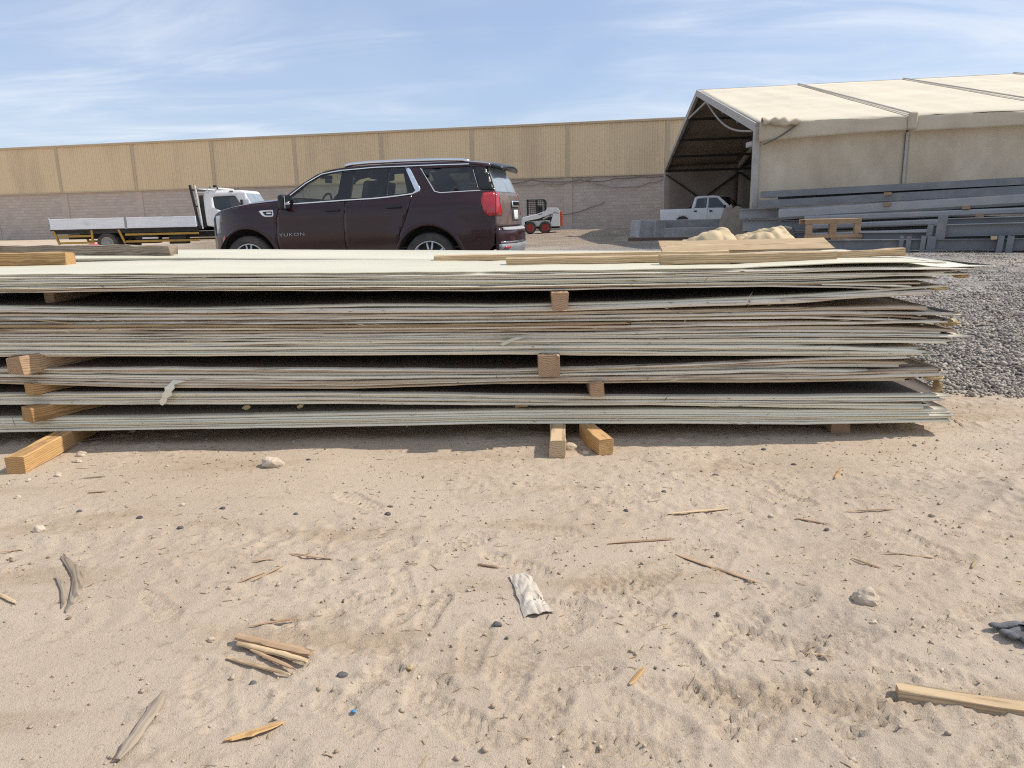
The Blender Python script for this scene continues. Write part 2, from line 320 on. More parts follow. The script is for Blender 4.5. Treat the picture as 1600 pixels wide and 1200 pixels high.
for i in range(46):
    px, py = _r.uniform(420, 1560), _r.uniform(850, 1195); g = ground_at(px, py); prints.append((g.x, g.y, _r.uniform(-1.5, 1.5), _r.uniform(.7, 1.05), _r.uniform(.45, 1.0)))
tracks = [((1.75, 2.62), (2.7, 2.75), 0.30, 0.014), ((1.55, 2.2), (2.5, 3.15), 0.26, 0.010), ((-2.6, 2.35), (0.6, 2.62), 0.22, 0.004), ((-2.4, 1.55), (2.6, 3.3), 0.20, 0.003), ((0.1, 1.15), (2.4, 2.2), 0.22, 0.0022)]
def height(X, Y):
    h = 0.010 * vnoise(X * 1.3 + 3, Y * 1.7, 0) + 0.014 * vnoise(X * 3.1, Y * 4.0 + 9, 1)
    near = 1 - sstep(4.5, 9.0, Y)
    right = 0.55 + 0.6 * sstep(-1.0, 1.2, X + .4 * vnoise(X * 1.5, Y * 1.5, 3))
    n3 = vnoise(X * 9, Y * 11, 2); n4 = vnoise(X * 21, Y * 24, 3); n5 = vnoise(X * 47, Y * 50, 4); n6 = vnoise(X * 95, Y * 98, 5)
    loose = 0.22 + 0.85 * sstep(-.12, .22, vnoise(X * 1.6 + 4, Y * 2.1, 6) + .5 * vnoise(X * 5, Y * 6, 1) + .12 * sstep(-.5, 1.5, X))
    h = h + near * loose * (0.0075 * n3 + 0.0050 * n4 + 0.0042 * n5 + 0.0034 * n6)
    clod = np.clip(vnoise(X * 33 + 5, Y * 33, 6) + 0.35 * vnoise(X * 2.2, Y * 2.2, 7) - 0.24, 0, 1); h = h + near * 0.020 * loose * clod
    for (cx, cy, a, s, dp) in prints:
        m = (np.abs(X - cx) < .25) & (np.abs(Y - cy) < .25)
        if not m.any(): continue
        u = ((X - cx) * math.cos(a) + (Y - cy) * math.sin(a))[m] / s; v = (-(X - cx) * math.sin(a) + (Y - cy) * math.cos(a))[m] / s
        w = 0.048 - 0.010 * np.cos((u + 0.03) * 26); e = np.sqrt((u / .145) ** 2 + (v / w) ** 2)
        ins = 1 - sstep(.86, 1.02, e); rim = np.exp(-((e - 1.12) / .13) ** 2)
        tread = np.sign(np.sin((u + .55 * np.abs(v)) * 2 * math.pi / .030)) * (np.abs(np.abs(v) - .012) > .005)
        h[m] += dp * (ins * (-0.0065 + 0.0046 * tread) + 0.0030 * rim)
    for (a, b, wd, dp) in tracks:
        ax, ay = a; L_ = math.hypot(b[0] - ax, b[1] - ay); ux, uy = (b[0] - ax) / L_, (b[1] - ay) / L_
        u = (X - ax) * ux + (Y - ay) * uy; v = -(X - ax) * uy + (Y - ay) * ux + .03 * np.sin(u * 1.7)
        ins = (1 - sstep(wd * .42, wd * .52, np.abs(v))) * sstep(0, .3, u) * (1 - sstep(L_ - .3, L_, u)) * (0.55 + 0.9 * vnoise(X * 2.6, Y * 2.6, 5))
        h = h + dp * ins * (-0.6 + 0.9 * np.sin((u + .5 * np.abs(v)) * 2 * math.pi / .095)) + dp * .9 * np.exp(-((np.abs(v) - wd * .56) / .025) ** 2) * sstep(0, .3, u) * (1 - sstep(L_ - .3, L_, u))
    # banked sand along the front of the pile, low dirt banks in front of the warehouse
    h = h + 0.012 * np.exp(-((Y - (3.62 - .035 * X)) / .12) ** 2) * (np.abs(X) < 2.6) * (0.7 + vnoise(X * 5, Y * 5, 1))
    gz = sstep(4.1, 5.0, Y) * (1 - sstep(14, 22, Y)); h = h + gz * (0.03 * vnoise(X * 2, Y * 2, 2) + 0.02 * vnoise(X * 7, Y * 7, 3))
    far = sstep(24, 30, Y) * (1 - sstep(44, 48, Y)) * sstep(0.5, 3, X) * (1 - sstep(6.5, 9.0, X)); h = h + far * (0.12 + 0.5 * vnoise(X * .9, Y * .45, 4) + .14 * vnoise(X * 3, Y * 2, 5)) * .45
    return h
def axis(lo, hi, step, far, grow=1.16):
    a = list(np.arange(lo, hi, step)); d = step; x = a[-1]
    while x < far: d *= grow; x += d; a.append(x)
    return a
xp = axis(0, 2.9, 0.0085, 900, 1.10); xs_ = np.array(sorted(set([-x for x in xp[1:]] + xp)))
ya = axis(1.12, 4.0, 0.0078, 1200, 1.055); d = 0.01; y = 1.12; yl = []
while y > -60: d *= 1.35; y -= d; yl.append(y)
ys_ = np.array(yl[::-1] + ya)
GX, GY = np.meshgrid(xs_, ys_, indexing='ij'); GZ = height(GX, GY)
def grid_mesh(name, X, Y, Z):
    nx, ny = X.shape; me = bpy.data.meshes.new(name); co = np.stack([X, Y, Z], -1).reshape(-1, 3).astype(np.float32)
    idx = np.arange(nx * ny).reshape(nx, ny); q = np.stack([idx[:-1, :-1], idx[1:, :-1], idx[1:, 1:], idx[:-1, 1:]], -1).reshape(-1, 4)
    me.vertices.add(len(co)); me.vertices.foreach_set('co', co.ravel()); me.loops.add(q.size); me.loops.foreach_set('vertex_index', q.ravel().astype(np.int32))
    me.polygons.add(len(q)); me.polygons.foreach_set('loop_start', np.arange(0, q.size, 4, dtype=np.int32)); me.polygons.foreach_set('use_smooth', np.ones(len(q), bool))
    me.update(); me.validate(); return me
def ground_mat():
    m = bpy.data.materials.new('sand_and_gravel'); m.use_nodes = True; nt = m.node_tree; N = nt.nodes; L = nt.links; b = N['Principled BSDF']
    b.inputs['Roughness'].default_value = 0.95; b.inputs['Specular IOR Level'].default_value = 0.15
    tc = N.new('ShaderNodeTexCoord'); sep = N.new('ShaderNodeSeparateXYZ'); L.new(tc.outputs['Object'], sep.inputs[0])
    def noise(s, det=6, st=(1, 1, 1), ro=.6):
        mp = N.new('ShaderNodeMapping'); mp.inputs['Scale'].default_value = st; L.new(tc.outputs['Object'], mp.inputs[0])
        n = N.new('ShaderNodeTexNoise'); n.inputs['Scale'].default_value = s; n.inputs['Detail'].default_value = det; n.inputs['Roughness'].default_value = ro; L.new(mp.outputs[0], n.inputs['Vector']); return n.outputs[0]
    def ramp(v, lo, hi, o0=0, o1=1):
        r_ = N.new('ShaderNodeMapRange'); r_.interpolation_type = 'SMOOTHSTEP'; L.new(v, r_.inputs[0]); r_.inputs[1].default_value = lo; r_.inputs[2].default_value = hi; r_.inputs[3].default_value = o0; r_.inputs[4].default_value = o1; return r_.outputs[0]
    def mth(op, a, c):
        n = N.new('ShaderNodeMath'); n.operation = op
        for i, q in enumerate((a, c)):
            if hasattr(q, 'links'): L.new(q, n.inputs[i])
            else: n.inputs[i].default_value = q
        return n.outputs[0]
    def mix(f_, a, c):
        x = N.new('ShaderNodeMix'); x.data_type = 'RGBA'; L.new(f_, x.inputs['Factor'])
        for k_, q in (('A', a), ('B', c)):
            if hasattr(q, 'links'): L.new(q, x.inputs[k_])
            else: x.inputs[k_].default_value = (*q, 1)
        return x.outputs['Result']
    sand = mix(ramp(noise(1.1, 5), .38, .66), (.545, .445, .340), (.50, .40, .30))
    sand = mix(ramp(noise(2.2, 6, (.45, 1.7, 1)), .50, .70), sand, (.435, .335, .235))
    sand = mix(mth('MULTIPLY', ramp(noise(1.7, 5), .48, .70), ramp(sep.outputs['X'], -.6, 1.6)), sand, (.43, .36, .285))
    sand = mix(ramp(noise(26, 5), .56, .72, 0, .55), sand, (.27, .205, .145))
    sand = mix(ramp(noise(120, 3), .60, .72, 0, .6), sand, (.22, .17, .13))
    sand = mix(ramp(noise(170, 2), .63, .72, 0, .6), sand, (.62, .54, .43))
    grav = mix(ramp(noise(7, 6), .35, .65), (.36, .325, .285), (.44, .40, .345))
    vor = N.new('ShaderNodeTexVoronoi'); vor.inputs['Scale'].default_value = 24; L.new(tc.outputs['Object'], vor.inputs['Vector'])
    sp = N.new('ShaderNodeSeparateColor'); L.new(vor.outputs['Color'], sp.inputs[0])
    grav = mix(ramp(sp.outputs[0], .2, .95, 0, .8), grav, (.42, .395, .36)); grav = mix(ramp(sp.outputs[1], .6, .95, 0, .85), grav, (.10, .10, .105))
    edge = mth('ADD', sep.outputs['Y'], mth('MULTIPLY', mth('SUBTRACT', noise(1.4, 5), .5), 1.1))
    gm = mth('MULTIPLY', ramp(edge, 4.05, 4.55), ramp(mth('ADD', sep.outputs['X'], mth('MULTIPLY', sep.outputs['Y'], .42)), -3.0, 1.0))
    gm = mth('MULTIPLY', gm, ramp(noise(.33, 4), .70, .50, .45, 1.0))
    dirt = mix(ramp(noise(.6, 6), .35, .65), (.44, .355, .27), (.34, .27, .20))
    far = mix(ramp(sep.outputs['Y'], 20, 28), grav, dirt)
    L.new(mix(gm, sand, far), b.inputs['Base Color'])
    h = mth('ADD', mth('MULTIPLY', noise(95, 7, ro=.75), .8), mth('MULTIPLY', noise(330, 3), .45))
    gh = mth('MULTIPLY', vor.outputs['Distance'], mth('MULTIPLY', gm, -9.0))
    bp = N.new('ShaderNodeBump'); bp.inputs['Strength'].default_value = 1.0; bp.inputs['Distance'].default_value = .007; L.new(mth('ADD', h, gh), bp.inputs['Height']); L.new(bp.outputs[0], b.inputs['Normal'])
    return m
M['ground'] = ground_mat()
tag(link('ground', grid_mesh('ground', GX, GY, GZ), M['ground']), None, None, kind='structure')
def gz(x, y): return float(height(np.array([float(x)]), np.array([float(y)]))[0])

# ---- loose stones nobody could count
CUBE = np.array([(-1, -1, -1), (1, -1, -1), (1, 1, -1), (-1, 1, -1), (-1, -1, 1), (1, -1, 1), (1, 1, 1), (-1, 1, 1)], float)
CF = np.array([(0, 3, 2, 1), (4, 5, 6, 7), (0, 1, 5, 4), (1, 2, 6, 5), (2, 3, 7, 6), (3, 0, 4, 7)])
def stones(name, X, Y, S, m, label, cat, seed, sink=.25):
    g = np.random.default_rng(seed); n = len(X); Z = height(X.copy(), Y.copy())
    P = CUBE[None] * (g.uniform(.55, 1.0, (n, 8, 1))) * g.uniform(.55, 1.0, (n, 1, 3)) * np.array([1, 1, .75]) * (S[:, None, None] * .62)
    a = g.uniform(0, 6.28, n); c, s = np.cos(a), np.sin(a); t = g.uniform(-.5, .5, n); ct, st = np.cos(t), np.sin(t)
    x, y, z = P[..., 0], P[..., 1], P[..., 2]; y, z = y * ct[:, None] - z * st[:, None], y * st[:, None] + z * ct[:, None]
    x, y = x * c[:, None] - y * s[:, None], x * s[:, None] + y * c[:, None]
    V = np.stack([x + X[:, None], y + Y[:, None], z + (Z + S * sink)[:, None]], -1).reshape(-1, 3); q = (CF[None] + (np.arange(n) * 8)[:, None, None]).reshape(-1, 4)
    me = bpy.data.meshes.new(name); me.vertices.add(len(V)); me.vertices.foreach_set('co', V.astype(np.float32).ravel()); me.loops.add(q.size); me.loops.foreach_set('vertex_index', q.ravel().astype(np.int32))
    me.polygons.add(len(q)); me.polygons.foreach_set('loop_start', np.arange(0, q.size, 4, dtype=np.int32)); me.update(); me.validate()
    return tag(link(name, me, m), label, cat, kind='stuff')
def stone_mat(name, cols):
    m = bpy.data.materials.new(name); m.use_nodes = True; N = m.node_tree.nodes; L = m.node_tree.links; b = N['Principled BSDF']; b.inputs['Roughness'].default_value = .9; b.inputs['Specular IOR Level'].default_value = .25
    g = N.new('ShaderNodeNewGeometry'); r_ = N.new('ShaderNodeValToRGB'); r_.color_ramp.interpolation = 'LINEAR'
    for i, c in enumerate(cols):
        e = r_.color_ramp.elements[i] if i < 2 else r_.color_ramp.elements.new(0.5)
        e.position = i / (len(cols) - 1); e.color = (*c, 1)
    L.new(g.outputs['Random Per Island'], r_.inputs[0]); L.new(r_.outputs[0], b.inputs['Base Color']); return m
n = 75000
u = rng.random(n); Yg = 4.0 + 13.5 * u ** 1.9; Xg = 1.55 + rng.random(n) * (0.85 * Yg - 1.0)
edge = 4.28 - 0.10 * (Xg - 2) + .55 * vnoise(Xg * 1.3, Yg * 1.3, 2) + .3 * vnoise(Xg * 4, Yg * 4, 3); thin = (vnoise(Xg * .8, Yg * .8, 6) + .5 * vnoise(Xg * 3, Yg * 3, 7)) > -.16 - .3 * (Yg < 7)
k = (Yg > edge - .1 + rng.gamma(1.1, .5, n)) & thin; Xg, Yg = Xg[k], Yg[k]
stones('gravel', Xg, Yg, rng.gamma(3.2, .0035, len(Xg)) + .005, stone_mat('crushed_stone', [(.11, .10, .09), (.28, .25, .215), (.40, .36, .31), (.57, .52, .45), (.36, .31, .255)]), 'dark crushed gravel spread behind the right end of the sheet pile', 'gravel', 3)
n = 2400; Yp = 1.15 + 2.9 * rng.random(n) ** .8; Xp = (rng.random(n) * 2 - 1) * (0.75 * Yp + .25)
stones('pebbles', Xp, Yp, rng.gamma(2.0, .0018, n) + .0018, stone_mat('pebble_mix', [(.58, .49, .38), (.48, .39, .29), (.43, .34, .25), (.52, .43, .32), (.36, .28, .20)]), 'tiny pale pebbles strewn over the sand', 'pebbles', 4, .2)
n = 520; Yp = 1.2 + 2.7 * rng.random(n) ** .8; Xp = (rng.random(n) * 2 - 1) * (0.75 * Yp + .2); k = (vnoise(Xp * 1.1 + 7, Yp * 1.4, 3) > -.05); Xp, Yp = Xp[k], Yp[k]
stones('grit', Xp, Yp, rng.gamma(2.0, .0017, len(Xp)) + .0015, stone_mat('dark_grit', [(.08, .075, .07), (.16, .13, .10), (.28, .2, .12)]), 'dark grit and bark crumbs strewn over the sand', 'grit', 5, .2)

def slivers(name, n, m, label, cat, seed):
    g = np.random.default_rng(seed); Y = 1.18 + 2.6 * g.random(n) ** .85; X = (g.random(n) * 2 - 1) * (.75 * Y + .2); k = vnoise(X * .9 + 2, Y * 1.2, 4) + .2 * X * .4 > -.12; X, Y = X[k], Y[k]; n = len(X)
    L_ = g.gamma(2.5, .006, n) + .006; w = g.uniform(.0005, .0014, n); a = g.normal(.25, .9, n); Z = height(X.copy(), Y.copy()) + .0015
    P = CUBE[None] * np.stack([L_ / 2, w, w * .6], -1)[:, None, :]; c, s = np.cos(a)[:, None], np.sin(a)[:, None]; bend = P[..., 0] ** 2 * g.normal(0, 12, n)[:, None]
    x, y, z = P[..., 0], P[..., 1] + bend, P[..., 2] + P[..., 0] * g.normal(0, .12, n)[:, None]; V = np.stack([x * c - y * s + X[:, None], x * s + y * c + Y[:, None], z + Z[:, None]], -1).reshape(-1, 3)
    q = (CF[None] + (np.arange(n) * 8)[:, None, None]).reshape(-1, 4); me = mesh(name, V.tolist(), q.tolist()); return tag(link(name, me, m), label, cat, kind='stuff')
slivers('straw', 900, stone_mat('straw_mix', [(.42, .30, .16), (.20, .13, .07), (.50, .39, .24), (.12, .085, .055), (.30, .21, .12)]), 'tiny straws and wood slivers strewn over the sand', 'straw', 9)

# ================================================================ warehouse behind the yard
WA = Vector((-37.5, 56.4, 0)); WD = Vector((44.7, -8.9, 0)).normalized(); WZ = math.atan2(WD.y, WD.x)
def warehouse():
    root = empty('warehouse', WA - WD * 12.1, WZ); tag(root, 'long warehouse with grey block wall below beige ribbed metal cladding', 'warehouse')
    HB, HT, BAY, NB = 3.22, 6.28, 6.02, 17
    # block wall
    m = bpy.data.materials.new('concrete_block'); m.use_nodes = True; N = m.node_tree.nodes; L = m.node_tree.links; b = N['Principled BSDF']; b.inputs['Roughness'].default_value = .92
    tc = N.new('ShaderNodeTexCoord'); mp = N.new('ShaderNodeMapping'); mp.inputs['Rotation'].default_value = (math.pi / 2, 0, 0); L.new(tc.outputs['Object'], mp.inputs[0])
    br = N.new('ShaderNodeTexBrick'); br.inputs['Scale'].default_value = 1.0; br.inputs['Brick Width'].default_value = .41; br.inputs['Row Height'].default_value = .205; br.inputs['Mortar Size'].default_value = .011
    br.inputs['Color1'].default_value = (.56, .475, .405, 1); br.inputs['Color2'].default_value = (.45, .38, .325, 1); br.inputs['Mortar'].default_value = (.58, .50, .425, 1); br.inputs['Bias'].default_value = -.1
    L.new(mp.outputs[0], br.inputs[0]); nz = N.new('ShaderNodeTexNoise'); nz.inputs['Scale'].default_value = .55; nz.inputs['Detail'].default_value = 7; L.new(tc.outputs['Object'], nz.inputs['Vector'])
    mr = N.new('ShaderNodeMapRange'); mr.inputs[1].default_value = .42; mr.inputs[2].default_value = .68; mr.inputs[4].default_value = .7; L.new(nz.outputs[0], mr.inputs[0])
    mx = N.new('ShaderNodeMix'); mx.data_type = 'RGBA'; L.new(mr.outputs[0], mx.inputs['Factor']); L.new(br.outputs[0], mx.inputs['A']); mx.inputs['B'].default_value = (.54, .44, .355, 1); L.new(mx.outputs['Result'], b.inputs['Base Color'])
    bp = N.new('ShaderNodeBump'); bp.invert = True; bp.inputs['Strength'].default_value = .8; bp.inputs['Distance'].default_value = .02; L.new(br.outputs['Fac'], bp.inputs['Height']); L.new(bp.outputs[0], b.inputs['Normal'])
    MB().span(0, NB * BAY, 0, .2, -.3, HB).build('block_wall', m, root)
    pil = mat('pilaster_render', (.55, .46, .38), (.50, .42, .345), 1.5, rough=.9, bump=.3, bscale=20)
    for i in range(NB + 1): MB().span(i * BAY - .27, i * BAY + .27, -.035, .0, -.3, HB - .004).build('pilaster', pil, root)
    # ribbed cladding, one panel per bay, sharing one mesh
    mb = MB(); prof = [(0, 0)]; x = .0; rib = BAY / 20
    for i in range(20):
        x = i * rib; prof += [(x + rib * .10, 0), (x + rib * .22, -.045), (x + rib * .40, -.045), (x + rib * .52, 0), (x + rib * .96, 0), (x + rib * .97, .012), (x + rib * .99, .012), (x + rib, 0)]
    prof = [p for i, p in enumerate(prof) if i == 0 or p[0] > prof[i - 1][0] + 1e-5 or p[1] != prof[i - 1][1]]
    mb.V = [(p[0], p[1], 0) for p in prof] + [(p[0], p[1], HT - HB) for p in prof]; n = len(prof); mb.F = [(i, i + 1, n + i + 1, n + i) for i in range(n - 1)]
    me = mesh('cladding_panel', mb.V, mb.F); me.materials.append(M['clad'])
    strip = MB().box((0, -.03, (HT - HB) / 2), (.17, .10, HT - HB)); ms = mesh('joint_strip', strip.V, strip.F); ms.materials.append(M['clad_trim'])
    for i in range(NB):
        o = link('cladding_panel', me, parent=root); o.location = (i * BAY, -.07, HB)
        o = link('joint_strip', ms, parent=root); o.location = (i * BAY, -.07, HB + .005)
    MB().span(-.1, NB * BAY + .1, -.19, .3, HT, HT + .15).build('eaves_flashing', M['clad_trim'], root, bevel=.03)
    MB().span(0, NB * BAY, -.13, .0, HB - .035, HB + .03).build('base_flashing', M['clad_trim'], root)
    MB().add([(0, .31, HT + .12), (NB * BAY, .31, HT + .12), (NB * BAY, 22, HT + 1.4), (0, 22, HT + 1.4)], [(0, 1, 2, 3)]).build('roof', M['clad_trim'], root)
    MB().span(0, NB * BAY, 21.8, 22, -.3, HT + 1.3).span(0, .2, .22, 21.7, -.3, HT).span(NB * BAY - .2, NB * BAY, .22, 21.7, -.3, HT).build('rear_wall', m, root)
    return root
WH = warehouse()
def on_wall(px, py, off=.12):   # a point on the warehouse face
    d = RC @ Vector(((px - 800) / 1170, -(py - 600) / 1170, -1)); nrm = Vector((-WD.y, WD.x, 0)); p0 = WA - nrm * off
    t = (p0 - Vector((0, 0, CAM_H))).dot(nrm) / d.dot(nrm); return Vector((0, 0, CAM_H)) + d * t
def cable(pts, r_, m, label, sag=0):
    P = [on_wall(*p) for p in pts]; Q = []
    for i in range(len(P) - 1):
        for k in range(6):
            t = k / 6; q = P[i].lerp(P[i + 1], t); q.z -= sag * 4 * t * (1 - t); Q.append(q)
    Q.append(P[-1]); tag(MB().tube(Q, r_, 5).build('cable', m, None, True), label, 'cable', 'cables slung along the block wall')
cable([(795, 287), (830, 281), (870, 284), (905, 281), (935, 283), (960, 279), (1000, 276), (1040, 275)], .022, M['cable'], 'upper dark cable running just under the beige cladding', .05)
cable([(795, 287), (850, 286), (890, 284), (920, 279), (940, 288), (985, 291), (1015, 284), (1036, 278)], .03, M['cable_pale'], 'pale cable sagging below the upper dark cable', .12)
cable([(878, 335), (900, 332), (920, 325), (945, 316)], .02, M['cable'], 'dark cable rising along the wall right of the skid loader', .03)

# ================================================================ big storage tent
def tent():
    Fp = Vector((7.18, 22.5, 0)); Bp = Vector((9.05, 44.4, 0)); dr = Vector((math.cos(math.radians(11)), -math.sin(math.radians(11)), 0))
    EH, RH, BAY, NB = 3.34, 5.86, 4.0, 7; gd = (Bp - Fp); Rp = (Fp + Bp) / 2
    root = empty('storage_tent', Fp); tag(root, 'large cream canvas storage tent with dark open gable end', 'tent'); o0 = Fp
    def P(s, t, z): return Fp + dr * s + gd * t - o0 + Vector((0, 0, z))     # s along the tent, t across (0 front, 1 back)
    def cloth(name, fn, nu, nv, m, amp, seed, solid=.012):
        def g(u, v):
            p = fn(u, v); return p
        mb = MB().grid(nu, nv, g); X = np.array(mb.V)
        nrm = Vector(fn(1, 0) - fn(0, 0)).cross(fn(0, 1) - fn(0, 0)).normalized()
        uu = np.repeat(np.linspace(0, 1, nu + 1), nv + 1); vv = np.tile(np.linspace(0, 1, nv + 1), nu + 1); e = np.minimum(1, 6 * np.minimum.reduce([uu, 1 - uu, vv + .15, 1 - vv]))
        w = vnoise(uu * 5 + vv * 3 + seed, vv * 2 + seed, 1) + .6 * vnoise(uu * 13 + vv * 5, vv * 3 + seed, 2) + .35 * vnoise(uu * 26 - vv * 14, vv * 5 + seed, 3)
        X = X + np.array(nrm)[None] * (amp * e * w)[:, None]; mb.V = [tuple(x) for x in X]
        return mb.build(name, m, root, True, solid=solid)
    for i in range(NB):
        s0, s1 = i * BAY, (i + 1) * BAY
        cloth('roof_panel', lambda u, v: P(s0 + (s1 - s0) * u, .5 * v - .006 * (1 - v), EH + .12 + (RH - EH) * v), 18, 18, M['canvas_roof'], .07, i * 3.3)
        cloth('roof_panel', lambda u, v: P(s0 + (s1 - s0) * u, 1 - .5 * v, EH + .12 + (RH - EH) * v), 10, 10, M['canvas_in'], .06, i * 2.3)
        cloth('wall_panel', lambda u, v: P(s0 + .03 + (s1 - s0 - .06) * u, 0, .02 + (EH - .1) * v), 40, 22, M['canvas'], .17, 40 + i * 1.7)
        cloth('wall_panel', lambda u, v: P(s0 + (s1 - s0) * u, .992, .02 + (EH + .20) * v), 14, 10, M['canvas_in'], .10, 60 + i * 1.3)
        dip = .52 if i == 0 else .40
        cloth('valance', lambda u, v: P(s0 + (s1 - s0) * u, -.013, EH + .10 - (1 - v) * (.36 + (dip - .36) * (1 - u) ** 1.5)), 24, 6, M['canvas'], .035, 80 + i * 2.1)
        if i: MB().bar(P(s0, -.012, EH + .17), P(s0, .5, RH + .17), .045, .04).build('roof_seam', M['alu'], root)
    for i in range(NB + 1):
        for t in (0 if i == 0 else .008, 1):
            MB().box(P(i * BAY, t, EH / 2), (.16, .20, EH)).build('post', M['alu'], root, bevel=.015)
        for t in (0, 1): MB().bar(P(i * BAY, t, EH), P(i * BAY, .5, RH), .13, .24).build('rafter', M['alu'], root)
        if i:
            MB().box(P(i * BAY, -.014, EH - .02), (.26, .10, .46)).build('post_cap', M['canvas'], root, bevel=.05)
            MB().box(P(i * BAY, -.002, (EH - .3) / 2), (.07, .03, EH - .3)).build('wall_seam', M['alu'], root)
    for k, t in enumerate((.5, .62, .75, .87, .99)): MB().bar(P(0, t, EH + (RH - EH) * (1 - abs(t - .5) * 2) - .16), P(NB * BAY, t, EH + (RH - EH) * (1 - abs(t - .5) * 2) - .16), .08, .12).build('purlin', M['black_matte'], root)
    for k, t in enumerate((.13, .25, .38, .01)): MB().bar(P(0, t, EH + (RH - EH) * (1 - abs(t - .5) * 2) - .16), P(NB * BAY, t, EH + (RH - EH) * (1 - abs(t - .5) * 2) - .16), .08, .12).build('purlin', M['alu'], root)
    for (a, b) in ((0, 1), (1, 0)):
        MB().tube([P(BAY * a, .985, .2), P(BAY * b, .985, EH - .3)], .05, 6).build('brace', M['black_matte'], root)
        MB().tube([P(BAY * (a + 1), .985, .2), P(BAY * (b + 1), .985, EH - .3)], .05, 6).build('brace', M['black_matte'], root)
    MB().tube([P(0.03, .62, RH - .72), P(.03, .40, RH - .62)], .045, 8).build('tie_bar', M['alu'], root)
    Q = [P(-.02, .40 - .38 * k / 14, RH - .62 - (RH - .62 - EH + .06) * (k / 14) - 0.38 * math.sin(math.pi * k / 14)) for k in range(15)]
    MB().tube(Q, .035, 6).build('slack_cable', M['cable_pale'], root, True)
    MB().box(P(.02, .03, EH - .42), (.20, .55, .16)).build('floodlight', M['alu'], root, bevel=.03)
    def roll(u, v):
        a = v * 2 * math.pi; rr = .10 + .03 * math.sin(9 * u + 2 * v * 6.28) + .02 * math.sin(23 * u)
        return P(.05 + 1.0 * u, -.014, EH + .12 - .06 * u) + Vector((0, -.05 + rr * math.cos(a), rr * math.sin(a)))
    MB().grid(26, 10, roll).build('rolled_flap', M['canvas'], root, True)
    Q = [P(1.02 - .9 * k / 8, -.016, EH + .02 - .52 * k / 8 - .05 * math.sin(3.1 * k / 8)) for k in range(9)]; MB().tube(Q, .022, 5).build('flap_cord', M['cable'], root, True)
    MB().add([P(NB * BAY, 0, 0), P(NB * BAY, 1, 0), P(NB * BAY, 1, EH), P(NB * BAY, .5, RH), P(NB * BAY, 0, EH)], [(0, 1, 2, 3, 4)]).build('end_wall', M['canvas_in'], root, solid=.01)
    return root
tent()
# ================================================================ pile of sheets
SA = math.radians(-2.0); SU = Vector((math.cos(SA), math.sin(SA), 0)); SV = Vector((-SU.y, SU.x, 0)); SO = Vector((0, 3.55, 0))
def stk(s, y, z): return SO + SU * s + SV * y + Vector((0, 0, z))
_s = lambda pts: ([p[0] for p in pts], [p[1] for p in pts])
LINES = {
 'At': [(-2.45, .870), (-1.64, .857), (-.78, .844), (-.05, .837), (.73, .832), (1.35, .830), (1.79, .827), (2.2, .820)],
 'Ab': [(-2.46, .779), (-1.65, .772), (-.78, .758), (-.05, .741), (.73, .741), (1.35, .735), (1.80, .738), (2.2, .745)],
 'Bt': [(-2.48, .716), (-1.66, .689), (-.79, .688), (-.05, .676), (.73, .682), (1.36, .699), (1.80, .722), (2.1, .735)],
 'Bb': [(-2.48, .679), (-1.66, .664), (-.79, .648), (-.05, .641), (.73, .645), (1.36, .655), (1.80, .685), (2.1, .700)],
 'Ct': [(-2.48, .676), (-1.66, .661), (-.79, .645), (-.05, .638), (.73, .640), (1.36, .640), (1.80, .630), (2.2, .610)],
 'Cb': [(-2.52, .464), (-1.69, .451), (-.80, .442), (-.06, .433), (.74, .414), (1.38, .404), (1.95, .396), (2.2, .392)],
 'Dt': [(-2.53, .406), (-1.70, .393), (-.81, .376), (-.06, .358), (.74, .370), (1.38, .389), (1.89, .392), (2.2, .385)],
 'Db': [(-2.54, .329), (-1.71, .293), (-.82, .276), (-.06, .291), (.74, .285), (1.38, .275), (1.96, .266), (2.2, .262)],
 'Et': [(-2.55, .277), (-1.71, .271), (-.82, .259), (-.06, .238), (.74, .218), (1.39, .208), (2.08, .208), (2.2, .208)],
 'Eb': [(-2.56, .221), (-1.72, .209), (-.82, .199), (-.06, .185), (.75, .167), (1.39, .147), (2.06, .142), (2.2, .142)],
 'Ft': [(-2.58, .151), (-1.73, .146), (-.83, .153), (-.07, .156), (.75, .151), (1.39, .138), (2.12, .137), (2.2, .137)],
 'Fb': [(-2.59, .078), (-1.73, .083), (-.83, .084), (-.07, .090), (.75, .079), (1.40, .066), (2.12, .070), (2.2, .070)]}
_np = np.random.default_rng(21)
